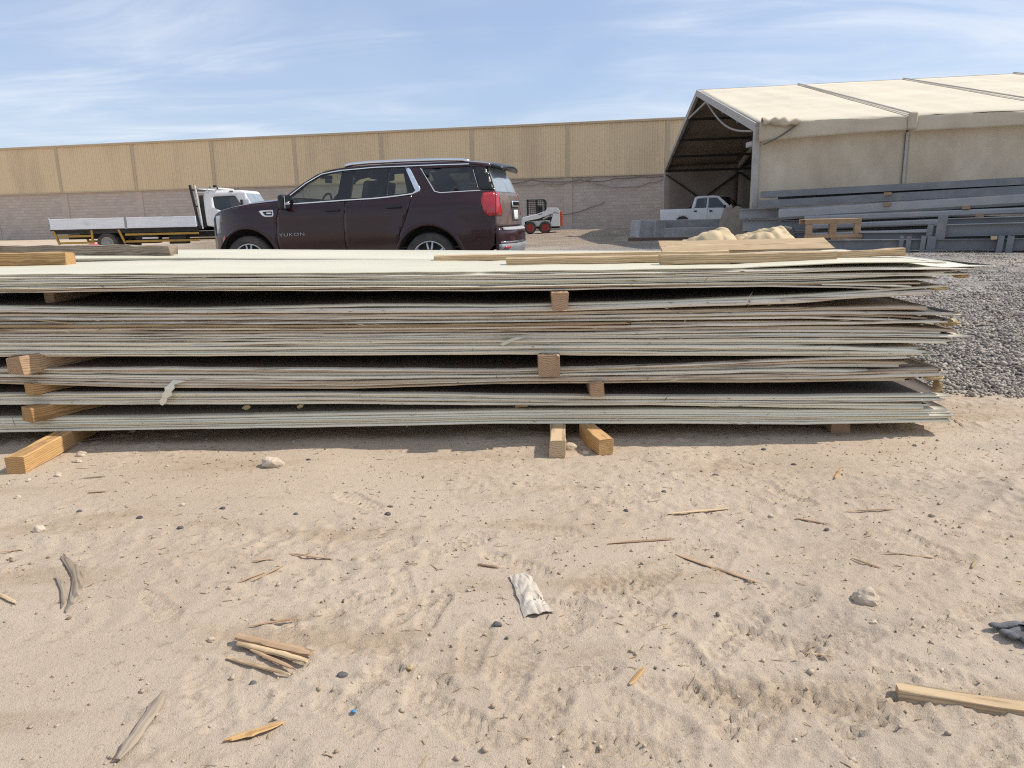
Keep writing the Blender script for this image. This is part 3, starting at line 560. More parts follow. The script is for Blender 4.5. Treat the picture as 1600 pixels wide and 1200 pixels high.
def sheet(name, zt, zb, s0, s1, y0, depth, seed, m, rough=1.0, jag=.03, lift=None, nseg=70, inner=None):
    """one thin sheet: zt(s), zb(s) top and underside, front edge at y0, uneven front edge and ragged right end"""
    g = np.random.default_rng(seed); st = np.linspace(0, 1, nseg + 1); fr = [0, .0, .012, .15, .45, .75, 1.0]
    jj = g.normal(0, jag, 7); V = []; nrow = 12
    ph = g.uniform(0, 50); tipz = g.normal(0, .010) * rough; tips = g.uniform(1.1, 1.6)
    for i, t in enumerate(st):
        s = s0 + (s1 - s0) * t; zz = vnoise(np.array([s * 1.1 + ph]), np.array([ph]), 1)[0] * .006 * rough + vnoise(np.array([s * 4.5 + ph]), np.array([ph]), 2)[0] * .0035 * rough + vnoise(np.array([s * 15 + ph]), np.array([ph]), 3)[0] * .0016 * rough
        yy = y0 + (vnoise(np.array([s * .9 + ph]), np.array([ph + 3]), 4)[0] * .014 + vnoise(np.array([s * 6 + ph]), np.array([ph + 3]), 5)[0] * .007 + vnoise(np.array([s * 24 + ph]), np.array([ph + 3]), 6)[0] * .003) * rough
        if vnoise(np.array([s * 8 + ph]), np.array([ph + 9]), 7)[0] > .43: yy += .012 * rough; zz -= .002
        T = zt(s) + zz; B = zb(s) + zz; th = T - B
        tip = tipz * max(0.0, (s - tips) / .6) ** 1.5; T += tip; B += tip
        if lift: q = lift(s); T += q; B += q
        ys = [yy, yy + .0025, yy + .012, yy + .05, yy + depth * .5, yy + depth]
        top = [T - th * .30, T - th * .07, T, T, T, T]; bot = [B + th * .30, B + th * .07, B, B, B, B]
        for k in range(6): ds = jj[k] * (t > .999); V.append(stk(s + ds, ys[k], top[k]))
        for k in range(5, -1, -1): ds = jj[k] * (t > .999); V.append(stk(s + ds, ys[k], bot[k]))
    F = []
    for i in range(nseg):
        for k in range(nrow): a = i * nrow + k; b_ = i * nrow + (k + 1) % nrow; F.append((a, b_, b_ + nrow, a + nrow))
    F.append(tuple(range(nrow))); F.append(tuple(range(nseg * nrow, nseg * nrow + nrow))[::-1])
    o = link(name, mesh(name, V, F), m, None, True)
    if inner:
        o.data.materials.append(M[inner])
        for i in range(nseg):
            for k in (3, 4): o.data.polygons[i * nrow + k].material_index = 1  # upper faces behind the front strip take the darker tone
    return o
def bundle(key, n, ends, mats, where, group, depth=1.0, fill=.93, rough=1.0, special=None, lift=None, jag=.03, inner=None):
    xt, yt = _s(LINES[key + 't']); xb, yb = _s(LINES[key + 'b']); out = []
    wts = _np.uniform(.6, 1.5, n); cum = np.concatenate([[0], np.cumsum(wts) / wts.sum()])
    for i in range(n):
        f0, f1 = cum[i], cum[i + 1]
        zb = lambda s, f0=f0, f1=f1: interp(s, xb, yb) + (interp(s, xt, yt) - interp(s, xb, yb)) * (f0 + (f1 - f0) * .06)
        zt = lambda s, f0=f0, f1=f1: interp(s, xb, yb) + (interp(s, xt, yt) - interp(s, xb, yb)) * (f0 + (f1 - f0) * (fill + .06 if i < n - 1 else 1.0))
        e = ends[i] if i < len(ends) else 2.0
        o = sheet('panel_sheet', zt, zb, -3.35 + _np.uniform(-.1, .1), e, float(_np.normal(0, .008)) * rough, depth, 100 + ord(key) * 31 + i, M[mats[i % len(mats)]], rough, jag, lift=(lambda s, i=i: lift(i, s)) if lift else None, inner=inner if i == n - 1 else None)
        look = {'clean': 'off-white', 'dirty': 'weathered grey-white', 'brown': 'brown-stained', 'bright': 'bright cream', 'tan': 'tan'}[mats[i % len(mats)]]; grp = group
        lab = '%s sheet, %s from the bottom of %s' % (look, ORD[i], where)
        if i == n - 1: lab = 'topmost %s sheet of %s' % (look, where)
        elif i == 0: lab = 'bottom %s sheet of %s' % (look, where)
        if special and i in special: lab = special[i]
        tag(o, lab, 'building sheet', grp); out.append(o)
    return out
ORD = 'first second third fourth fifth sixth seventh eighth ninth tenth eleventh twelfth thirteenth fourteenth fifteenth sixteenth seventeenth eighteenth nineteenth twentieth'.split()
def ends(n, base, spread): return [base + float(_np.uniform(-spread, spread)) for _ in range(n)]
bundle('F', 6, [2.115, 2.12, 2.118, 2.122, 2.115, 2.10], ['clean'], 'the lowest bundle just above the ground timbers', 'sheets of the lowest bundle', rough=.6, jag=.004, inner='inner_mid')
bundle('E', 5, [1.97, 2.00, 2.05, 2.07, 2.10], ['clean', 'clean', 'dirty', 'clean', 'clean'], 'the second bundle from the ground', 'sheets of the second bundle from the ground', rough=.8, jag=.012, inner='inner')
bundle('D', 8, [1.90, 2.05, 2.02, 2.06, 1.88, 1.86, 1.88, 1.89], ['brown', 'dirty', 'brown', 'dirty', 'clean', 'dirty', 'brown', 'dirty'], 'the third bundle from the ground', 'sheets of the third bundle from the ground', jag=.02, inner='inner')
bundle('C', 19, [1.93, 1.95, 1.97, 1.93, 1.96, 2.00, 2.06, 2.10, 2.14, 2.13, 2.02, 2.11, 2.06, 2.10, .56, 2.02, 1.97, 2.05, 1.95], ['clean', 'clean', 'clean', 'dirty', 'clean', 'dirty', 'clean', 'dirty', 'dirty', 'clean', 'dirty', 'brown', 'dirty', 'brown', 'tan', 'dirty', 'brown', 'dirty', 'brown'],
       'the thick middle bundle', 'sheets of the thick middle bundle', jag=.035, special={14: 'tan brown-edged board near the top of the thick middle bundle'})
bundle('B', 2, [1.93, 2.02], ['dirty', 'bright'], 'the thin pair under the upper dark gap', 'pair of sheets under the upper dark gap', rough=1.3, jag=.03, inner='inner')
def liftA(i, s): return (.034 if i >= 10 else 0.0) * float(sstep(1.0, 2.0, s)) + (-.012 if i == 0 else 0) * float(sstep(1.2, 1.8, s))
bundle('A', 11, [1.78, 1.92, 1.98, 2.02, 2.05, 2.10, 2.14, 2.20, 2.17, 1.86, 2.01], ['dirty', 'brown', 'clean', 'dirty', 'clean', 'clean', 'dirty', 'clean', 'dirty', 'clean', 'bright'], 'the uppermost bundle of the front row', 'sheets of the uppermost front bundle', lift=liftA, jag=.025,
       special={10: 'sunlit cream sheet lying on top of the front row, curling up at right'})
# second row of sheets behind the first
ROWB = [(.085, .15), (.16, .29), (.30, .45), (.46, .62), (.62, .69)]
for i, (b0, b1) in enumerate(ROWB):
    o = sheet('panel_sheet', lambda s: b1, lambda s: b0, -3.4, 1.75 + .06 * (i % 3), 1.045 + .01 * (i % 2), 1.0, 700 + i, M['dirty'], .8, .02, nseg=20)
    tag(o, '%s thick sheet from the ground in the row behind the front row' % ORD[i], 'building sheet', 'sheets of the rear row')
RZ_ = lambda s: interp(s, [-3.6, -2.0, 0.0, 1.9], [.905, .880, .829, .788])
o = sheet('panel_sheet', lambda s: RZ_(s) - .024, lambda s: .70, -3.42, 1.76, 1.04, 1.0, 719, M['dirty'], .6, .02, nseg=20); tag(o, 'uppermost thick sheet under the cream sheet of the rear row', 'building sheet', 'sheets of the rear row')
o = sheet('panel_sheet', RZ_, lambda s: RZ_(s) - .02, -3.45, 1.80, 1.035, 1.03, 720, M['bright'], .6, .03)
tag(o, 'sunlit cream sheet lying on the rear row behind the front sheets', 'building sheet', 'sheets of the rear row')
# torn skins and aged foam at the right ends: parts of the sheets they cling to are too thin to pick, they lie loose
def lump(name, c, size, m, label, cat, seed, group=None, flat=1.0):
    g = np.random.default_rng(seed); bm = bmesh.new(); bmesh.ops.create_icosphere(bm, subdivisions=3, radius=1.0)
    o1 = g.uniform(0, 40)
    for v in bm.verts:
        p = v.co; k = 1 + .42 * vnoise(np.array([p.x * 1.3 + o1]), np.array([p.y * 1.3 + p.z * 1.7]), 1)[0] + .20 * vnoise(np.array([p.x * 3.4 + o1]), np.array([p.y * 3.4 - p.z * 3.1]), 2)[0] + .12 * vnoise(np.array([p.x * 8 + o1]), np.array([p.y * 8 + p.z * 7]), 3)[0]
        v.co = Vector((p.x * size[0] * k, p.y * size[1] * k, p.z * size[2] * k * flat))
    me = bpy.data.meshes.new(name); bm.to_mesh(me); bm.free()
    o = link(name, me, m, None, False); o.location = c; tag(o, label, cat, group); return o
FG = 'foam remnants at the right end of the pile'
for i, (s, y, z, sx, sz, lab) in enumerate(((2.12, .06, .768, .035, .012, 'yellow foam remnant under the longest top sheet'), (2.00, .03, .716, .045, .014, 'brown foam remnant clinging under the rising thin sheets'),
        (2.08, .04, .552, .045, .016, 'pale foam remnant at the ragged end of the thick middle bundle'), (2.00, .05, .462, .05, .012, 'foam remnant low on the thick middle bundle end'),
        (2.02, .02, .292, .05, .014, 'ochre foam remnant at the end of the third bundle'), (2.045, .02, .244, .018, .028, 'ochre foam crumb hanging below the third bundle end'),
        (-1.32, .004, .192, .020, .009, 'shred of foam hanging under the second bundle at left'), (-1.05, .004, .193, .014, .008, 'smaller shred of foam hanging under the second bundle'))):
    lump('foam_remnant', stk(s, y, z), (sx, .035, sz), M['foam'], lab, 'foam', 300 + i, FG)
# a torn white strip hanging down over the front
def torn(name, pts, wid, m, label, thick=.004, cat='torn strip'):
    mb = MB(); n = len(pts)
    for i, p in enumerate(pts):
        w = wid[i]; mb.V += [stk(p[0] - w[0], p[1], p[2]), stk(p[0] + w[1], p[1] - .004, p[2] - .004)]
    mb.F = [(2 * i, 2 * i + 1, 2 * i + 3, 2 * i + 2) for i in range(n - 1)]
    return tag(mb.build(name, m, None, False, solid=thick), label, cat)
torn('torn_strip', [(-1.655, -.005, .335), (-1.67, -.022, .322), (-1.685, -.03, .305), (-1.692, -.03, .288), (-1.70, -.028, .272), (-1.71, -.024, .255), (-1.722, -.02, .236), (-1.73, -.018, .218)],
     [(.012, .055), (.004, .018), (.014, .036), (.008, .024), (.018, .036), (.010, .014), (.018, .020), (.008, .006)], M['clean'], 'torn white strip hanging over the third bundle at left')
torn('torn_strip', [(.03, -.012, .522), (.00, -.018, .512), (-.03, -.016, .498), (-.045, -.012, .488)], [(.0, .035), (.01, .02), (.012, .018), (.01, .008)], M['bright'], 'small pale splinter sticking out of the thick middle bundle')
torn('torn_strip', [(-2.30, -.010, .648), (-2.24, -.014, .640), (-2.19, -.014, .634)], [(.03, .05), (.02, .05), (.0, .07)], M['tan'], 'flap of tan board edge broken out at left', .006)
torn('torn_strip', [(1.55, -.012, .747), (1.70, -.014, .742), (1.84, -.010, .735)], [(.1, .08), (.08, .08), (.08, .02)], M['clean'], 'broken white strip hanging below the uppermost bundle near its end', .006)

# loose splinters and shreds of skin caught along the sheet edges
def shreds():
    g = np.random.default_rng(77); mb = MB()
    for i in range(230):
        kq = ('A', 'B', 'C', 'C', 'C', 'D', 'D', 'E', 'F')[g.integers(0, 9)]; s = g.uniform(-2.7, 1.95); xt, yt = _s(LINES[kq + 't']); xb, yb = _s(LINES[kq + 'b']); z = interp(s, xb, yb) + (interp(s, xt, yt) - interp(s, xb, yb)) * g.uniform(.05, .95)
        L_ = g.gamma(2, .010) + .008; h = g.uniform(.0015, .004); an = g.normal(0, .18) if g.random() < .85 else g.uniform(.6, 1.6); y = -.016 - g.uniform(0, .012)
        P = [(-L_ / 2, 0), (0, h * .7), (L_ / 2, 0), (0, -h * .7)]; c_, s_ = math.cos(an), math.sin(an); b = len(mb.V)
        for q, (u, v) in enumerate(P): mb.V.append(stk(s + u * c_ - v * s_, y - .006 * (q == 2) + .012 * (q == 0), z + u * s_ + v * c_))
        mb.V += [stk(s, y + .004, z)]; mb.F += [(b, b + 1, b + 2, b + 3), (b, b + 4, b + 1), (b + 1, b + 4, b + 2), (b + 2, b + 4, b + 3), (b + 3, b + 4, b)]
    tag(mb.build('splinters', stone_mat('splinter_mix', [(.66, .60, .48), (.10, .07, .05), (.42, .30, .18), (.07, .055, .045), (.74, .70, .60)])), 'splinters and shreds caught along the front edges of the sheet pile', 'splinters', kind='stuff')
shreds()

# ================================================================ timbers
def beam(a, b, w, h, m, label, cat='timber', group=None, name='timber', wob=.004, seed=1, tilt=0.0, bow=0.0):
    """a sawn timber from a to b (centres of the two ends), local x along it"""
    a = Vector(a); b = Vector(b); L_ = (b - a).length; g = np.random.default_rng(seed); n = max(3, int(L_ / .08)); V = []
    cs = [(-.5, -.44), (-.44, -.5), (.44, -.5), (.5, -.44), (.5, .44), (.44, .5), (-.44, .5), (-.5, .44)]
    jit = g.normal(0, wob, (n + 1, 8, 2)); jit = (jit + np.roll(jit, 1, 0)) / 2; ex = g.normal(0, wob, 8)
    for i in range(n + 1):
        for k, (cy, cz) in enumerate(cs):
            x = -L_ / 2 + L_ * i / n + (ex[k] if i in (0, n) else 0)
            V.append((x, cy * w + jit[i, k, 0], cz * h + jit[i, k, 1] + bow * math.sin(math.pi * i / n)))
    F = [(i * 8 + k, i * 8 + (k + 1) % 8, (i + 1) * 8 + (k + 1) % 8, (i + 1) * 8 + k) for i in range(n) for k in range(8)] + [tuple(range(8))[::-1], tuple(range(n * 8, n * 8 + 8))]
    o = link(name, mesh(name, V, F), m); q = (b - a).to_track_quat('X', 'Z').to_matrix().to_4x4()
    o.matrix_world = Matrix.Translation((a + b) / 2) @ q @ Matrix.Rotation(tilt, 4, 'X'); return tag(o, label, cat, group)
G1 = 'spacer timbers between the bundles'
def cross(s, y0, z0, w, h, m, label, dx=.12, L_=1.05, seed=1, wob=.003):   # a spacer running back into the pile
    beam(stk(s, y0, z0 + h / 2), stk(s + dx, y0 + L_, z0 + h / 2), w, h, m, label, 'timber', G1, seed=seed, wob=wob)
cross(.233, -.075, .655, .078, .082, M['wood_old'], 'square spacer timber in the upper dark gap, seen end on', .0, seed=3)
cross(.176, -.09, .340, .100, .100, M['wood_old'], 'largest cracked spacer timber under the thick middle bundle', .02, seed=4, wob=.005)
cross(.41, -.05, .232, .066, .068, M['wood_old'], 'small spacer timber between second and third bundles, right of the largest', -.03, seed=5)
cross(.044, .05, .160, .064, .034, M['wood_fresh'], 'reddish spacer timber deep between the two lowest bundles', .02, seed=6)
cross(-2.33, .16, .712, .05, .065, M['wood_old'], 'spacer timber in the dark end of the upper gap at left', .05, seed=7)
cross(-2.40, -.07, .392, .10, .078, M['wood_old'], 'rotten split spacer timber under the thick middle bundle at left', .52, seed=8, wob=.010)
cross(-2.38, -.03, .276, .075, .058, M['wood_fresh'], 'chamfered spacer timber between second and third bundles at left', .5, seed=9)
cross(-2.38, -.07, .150, .085, .075, M['wood_fresh'], 'clean square spacer timber between the two lowest bundles at left', .55, seed=10)
G2 = 'timbers lying on the ground under the pile'
beam(ground_at(22, 742) + Vector((.012, .0, .042)), ground_at(118, 676) + Vector((.06, .75, .042)), .082, .082, M['wood_fresh'], 'long yellow ground timber poking out under the left of the pile', 'timber', G2, seed=12, wob=.002)
beam(ground_at(871, 717) + Vector((.003, .0, .044)), ground_at(871, 717) + Vector((.075, 1.15, .044)), .075, .085, M['wood_pale'], 'pale ground timber poking out under the middle of the pile', 'timber', G2, seed=13, wob=.003)
beam((.36, 3.55, .045), (.425, 3.28, .045), .072, .078, M['wood_fresh'], 'short loose wood block on the sand beside the middle ground timber', 'wood block', seed=14, wob=.002)
beam((1.62, 3.56, .03), (1.70, 4.5, .03), .09, .06, M['wood_old'], 'ground timber hidden in shade under the right end of the pile', 'timber', G2, seed=15)
# boards lying on top
beam((-4.0, 4.44, .908), (-2.53, 4.385, .902), .085, .072, M['wood_fresh'], 'short yellow beam with cut end on top of the pile at left', 'timber', seed=20, wob=.003)
beam((-4.3, 5.32, .935), (-2.15, 4.88, .915), .085, .062, M['wood_grey'], 'long weathered pole lying behind the yellow beam at left', 'timber', seed=21, wob=.006, bow=.004)
beam((-.43, 4.40, .854), (1.25, 4.34, .850), .07, .030, M['wood_pale'], 'thin tan batten lying along the rear of the front row', 'timber', seed=22, wob=.002)
beam((-.015, 3.98, .853), (1.40, 3.92, .850), .09, .036, M['wood_pale'], 'middle tan batten lying on the bright top sheets', 'timber', seed=23, wob=.002)
beam((.75, 3.76, .858), (1.60, 3.72, .860), .07, .045, M['wood_pale'], 'front tan batten lying on the top right of the pile', 'timber', seed=24, wob=.002)
beam((1.58, 3.83, .856), (1.98, 3.80, .866), .055, .034, M['wood_pale'], 'short round batten beyond the front tan batten', 'timber', seed=27, wob=.005)
beam((.94, 4.70, .866), (1.96, 4.65, .868), .21, .030, M['wood_pale'], 'wide nailed plank tilted on top of the pile at right', 'plank', seed=25, wob=.002, tilt=math.radians(15))
beam((1.20, 4.80, .835), (1.30, 4.79, .835), .06, .05, M['wood_grey'], 'small batten propping up the wide tilted plank', 'timber', seed=26)
# nails in the wide plank are its own bits of pattern; a pink rag lies on the grey pole
lump('pink_rag', Vector((-2.72, 5.0, .955)), (.035, .025, .010), M['pink'], 'small pink rag lying on the weathered pole', 'rag', 402)
lump('white_offcut', Vector((1.90, 4.42, .842)), (.10, .05, .008), M['bright'], 'small white offcut right of the wide tilted plank', 'offcut', 403)

# ================================================================ steel stock on the right
UA = math.radians(-33); U = Vector((math.cos(UA), math.sin(UA), 0)); UV = Vector((-U.y, U.x, 0))
def steel(kind, o0, s0, s1, y, z, w, h, m, label, group='steel members stacked beside the tent', slope=0.0, tf=.018):
    """steel member along U: kind I (beam), box (hollow), z = underside at s0"""
    L_ = s1 - s0; mb = MB()
    if kind == 'I':
        mb.span(0, L_, -w / 2, w / 2, 0, tf).span(0, L_, -w / 2, w / 2, h - tf, h).span(.001, L_ - .001, -.007, .007, tf, h - tf)
    elif kind == 'C':
        mb.span(0, L_, -w / 2, w / 2, 0, tf).span(0, L_, -w / 2, w / 2, h - tf, h).span(.001, L_ - .001, -w / 2, -w / 2 + .02, tf, h - tf)
    else:
        c = w * .13; pr = [(-w / 2, c), (-w / 2 + c, 0), (w / 2 - c, 0), (w / 2, c), (w / 2, h - c), (w / 2 - c, h), (-w / 2 + c, h), (-w / 2, h - c)]; inn = [(p[0] * .86, h / 2 + (p[1] - h / 2) * .86) for p in pr]
        V = [(x, *p) for x in (0, L_) for p in pr] + [(x, *p) for x in (0, L_) for p in inn]; F = []
        for k in range(8):
            j = (k + 1) % 8; F += [(k, j, 8 + j, 8 + k), (16 + k, 24 + k, 24 + j, 16 + j), (k, 16 + k, 16 + j, j), (8 + k, 8 + j, 24 + j, 24 + k)]
        mb.add(V, F)
    o = mb.build('steel_member', m); o.matrix_world = Matrix.Translation(Vector((*o0, 0)) + U * s0 + UV * y + Vector((0, 0, z))) @ Matrix.Rotation(UA, 4, 'Z') @ Matrix.Rotation(-slope, 4, 'Y')
    return tag(o, label, 'steel beam', group)
Q0 = (7.2, 21.3)
steel('C', Q0, -.19, 15, .22, 1.36, .60, .17, M['steel'], 'topmost blue-grey steel channel of the tall stack', slope=.021)
steel('C', Q0, -.23, 15, .20, 1.09, .62, .195, M['steel'], 'second steel channel from the top of the tall stack', slope=.029)
steel('box', Q0, .34, 15, .12, .76, .50, .30, M['steel_pale'], 'thick hollow steel section below the two top channels', slope=.046)
steel('box', Q0, 1.04, 15, -.10, .70, .26, .15, M['steel_pale'], 'pale hollow steel section above the pallet', slope=.024)
steel('box', Q0, 1.15, 15, -.15, .49, .26, .145, M['steel_pale'], 'hollow steel section just behind the pallet', slope=.03)
steel('box', Q0, 1.25, 15, -.20, .22, .28, .185, M['steel_pale'], 'lowest hollow steel section of the tall stack', slope=.03)
steel('I', Q0, -.95, 9, .62, .80, .26, .27, M['steel_pale'], 'pale steel beam at the left foot of the tall stack, uppermost')
steel('I', Q0, -.85, 9, .66, .44, .28, .33, M['steel_pale'], 'wide grey steel beam at the left foot of the tall stack')
steel('I', Q0, -.80, 9, .66, .08, .28, .33, M['steel'], 'bottom steel beam at the left foot of the tall stack')
steel('I', Q0, .3, 11, .20, .45, .30, .29, M['steel'], 'steel beam carrying the hollow sections inside the stack')
steel('I', Q0, .2, 11, .22, .06, .30, .36, M['steel'], 'bottom steel beam inside the tall stack')
steel('I', Q0, .1, 15, .66, 1.16, .24, .36, M['steel'], 'steel beam closing the back of the tall stack', slope=.02)
UA0, U0, UV0 = UA, U, UV
UA = math.radians(-28); U = Vector((math.cos(UA), math.sin(UA), 0)); UV = Vector((-U.y, U.x, 0))
Q1 = (9.62, 17.67)
steel('I', Q1, -2.9, 7, .10, .03, .20, .25, M['steel'], 'long low steel beam resting on the gravel in front', slope=.006)
steel('I', Q1, .10, 7, .14, .345, .20, .27, M['steel'], 'upper front steel beam with stub plates', slope=.018)
steel('I', Q1, .30, 7, .46, .48, .20, .27, M['steel'], 'steel beam lying behind the upper front beam', slope=.018)
steel('I', Q1, -1.4, 7, .50, .03, .22, .42, M['steel'], 'steel beam on the gravel behind the low front beam')
def plate(s, y, z0, z1, w, label, yaw=.12):
    o = MB().box((0, 0, (z1 - z0) / 2), (w, .018, z1 - z0)).build('end_plate', M['steel']); o.matrix_world = Matrix.Translation(Vector((*Q1, 0)) + U * s + UV * y + Vector((0, 0, z0))) @ Matrix.Rotation(UA + yaw, 4, 'Z') @ Matrix.Rotation(.06, 4, 'Y')
    tag(o, label, 'steel plate', 'steel plates leaning on the front beams')
plate(-.45, -.03, .0, .38, .09, 'first steel plate standing on the low front beam'); plate(-.30, -.03, .0, .37, .10, 'second steel plate standing on the low front beam')
plate(.0, -.035, .0, .38, .10, 'third steel plate standing on the low front beam'); plate(.17, -.04, -.01, .37, .18, 'widest steel plate leaning on the low front beam')
plate(1.52, -.03, .0, .37, .12, 'steel plate further along the low front beam'); plate(1.70, -.03, .0, .37, .13, 'last steel plate along the low front beam')
plate(.12, .02, .33, .63, .12, 'steel plate on the left end of the upper front beam'); plate(.34, .02, .30, .84, .20, 'tall steel plate standing on the upper front beam')
for i, (s, y, z, lab) in enumerate(((3.0, -.08, 1.31, 'wood chock between the two top steel channels'), (3.0, -.10, 1.045, 'wood chock under the second steel channel'), (4.75, -.12, .93, 'wood chock under the thick hollow section'), (5.05, -.18, .74, 'wood chock under the pale hollow section'))):
    c = Vector((*Q0, 0)) + U0 * s + UV0 * y + Vector((0, 0, z + .06)); beam(c - UV0 * .12, c + UV0 * .2, .17, .075, M['wood_old'], lab, 'wood chock', 'wood chocks in the steel stack', 'wood_chock', seed=40 + i)
c = Vector((*Q1, 0)) + U * 1.40 + UV * .02; beam(c + Vector((0, 0, .325)) - UV * .10, c + Vector((0, 0, .325)) + UV * .2, .12, .07, M['wood_pale'], 'pale wood chock under the upper front beam', 'wood chock', 'wood chocks in the steel stack', 'wood_chock', seed=46)
# pallet standing in front of the stack
def pallet():
    root = empty('wooden_pallet', (7.30, 18.75, .33), UA0 * .1); tag(root, 'weathered wooden pallet propped before the hollow steel sections', 'pallet')
    def b(n, x0, x1, y0, y1, z0, z1, seed):
        g = MB().span(x0, x1, y0, y1, z0, z1).build(n, M['wood_old'], root, bevel=.006)
    b('top_board', 0, 1.33, 0, .10, .34, .46, 1); b('bottom_board', .0, 1.38, 0, .10, .0, .09, 2); b('stringer', .02, .17, .005, .11, .092, .338, 3); b('stringer', .58, .75, .005, .11, .092, .338, 4); b('stringer', 1.18, 1.33, .005, .11, .092, .338, 5)
    b('foot_board', .62, 1.36, -.02, .12, -.09, -.002, 6); b('back_board', 0, 1.33, .45, .55, .34, .46, 7); b('deck_board', 0, 1.33, .104, .446, .44, .46, 8)
    b('support_block', .0, .2, .02, .5, -.33, -.004, 9); b('support_block', .9, 1.1, .02, .5, -.33, -.094, 9)
pallet()
lump('rubble_lump', Vector((7.0, 19.3, .30)), (.28, .25, .32), M['dark_chip'], 'dark lump of rubble left of the pallet', 'rubble', 410)
# grey slabs and tarps in the middle distance
def slab(c, d, rz, m, label, cat='concrete block', group='grey slabs lying near the tent mouth', ry=0.0):
    o = MB().box((0, 0, 0), d).build('concrete_block', m, bevel=.02); o.location = c; o.rotation_euler = (0, ry, rz); tag(o, label, cat, group)
slab((5.08, 29.1, .34), (.55, 1.1, .74), .15, M['concrete'], 'leftmost pale grey block near the tent mouth', ry=.10)
slab((5.60, 28.9, .36), (.44, 1.1, .74), .1, M['concrete'], 'second pale grey block near the tent mouth', ry=.04)
slab((7.15, 29.4, .36), (2.6, .7, .70), -.05, M['concrete'], 'long dark grey box beam before the white pickup')
slab((6.75, 28.4, .22), (1.9, .45, .42), -.12, M['concrete'], 'low pale grey block in front of the dark box beam')
slab((5.95, 27.0, .06), (3.4, .22, .16), -.25, M['rust'], 'rusty brown bar lying flat on the gravel', 'steel bar')
def tarp(c, size, m, label, seed, rz=0.0):
    g = np.random.default_rng(seed); o1 = g.uniform(0, 30); nu = 60; nv = 36
    def fn(u, v):
        x = (u - .5) * 2; y = (v - .5) * 2; rr = math.sqrt(x * x + y * y) ; A = lambda a: np.array([a])
        b = max(0, 1 - (abs(x) ** 2.6 + abs(y) ** 2.6)); n1 = vnoise(A(x * 1.2 + o1), A(y * 1.2), 1)[0]; n2 = abs(vnoise(A(x * 3.6 + y * 2 + o1), A(y * 3 - x * 1.5), 2)[0]); n3 = abs(vnoise(A(x * 6 - y * 3 + o1), A(y * 7 + x * 3), 3)[0])
        z = b ** .55 * (.74 + .40 * n1 + .26 * n2 + .05 * n3)
        return (x * size[0] * (1 + .15 * n1), y * size[1] * (1 + .15 * n2), max(-.02, z * size[2]))
    o = MB().grid(nu, nv, fn).build('tarp_heap', m, None, True); o.location = c; o.rotation_euler = (0, 0, rz); tag(o, label, 'tarp', 'canvas heaps behind the pile')
tarp((3.86, 15.0, .0), (.70, .8, .86), M['tarp'], 'tan canvas heap left of the other, behind the wide plank', 51); tarp((4.98, 15.0, .0), (.74, .8, .86), M['tarp'], 'folded tan canvas heap right of the other, behind the wide plank', 58, .2)
tarp((7.25, 24.4, .0), (.34, .8, 1.40), M['tarp_grey'], 'brown crumpled tarp draped before the pickup front wheel', 53, .3)
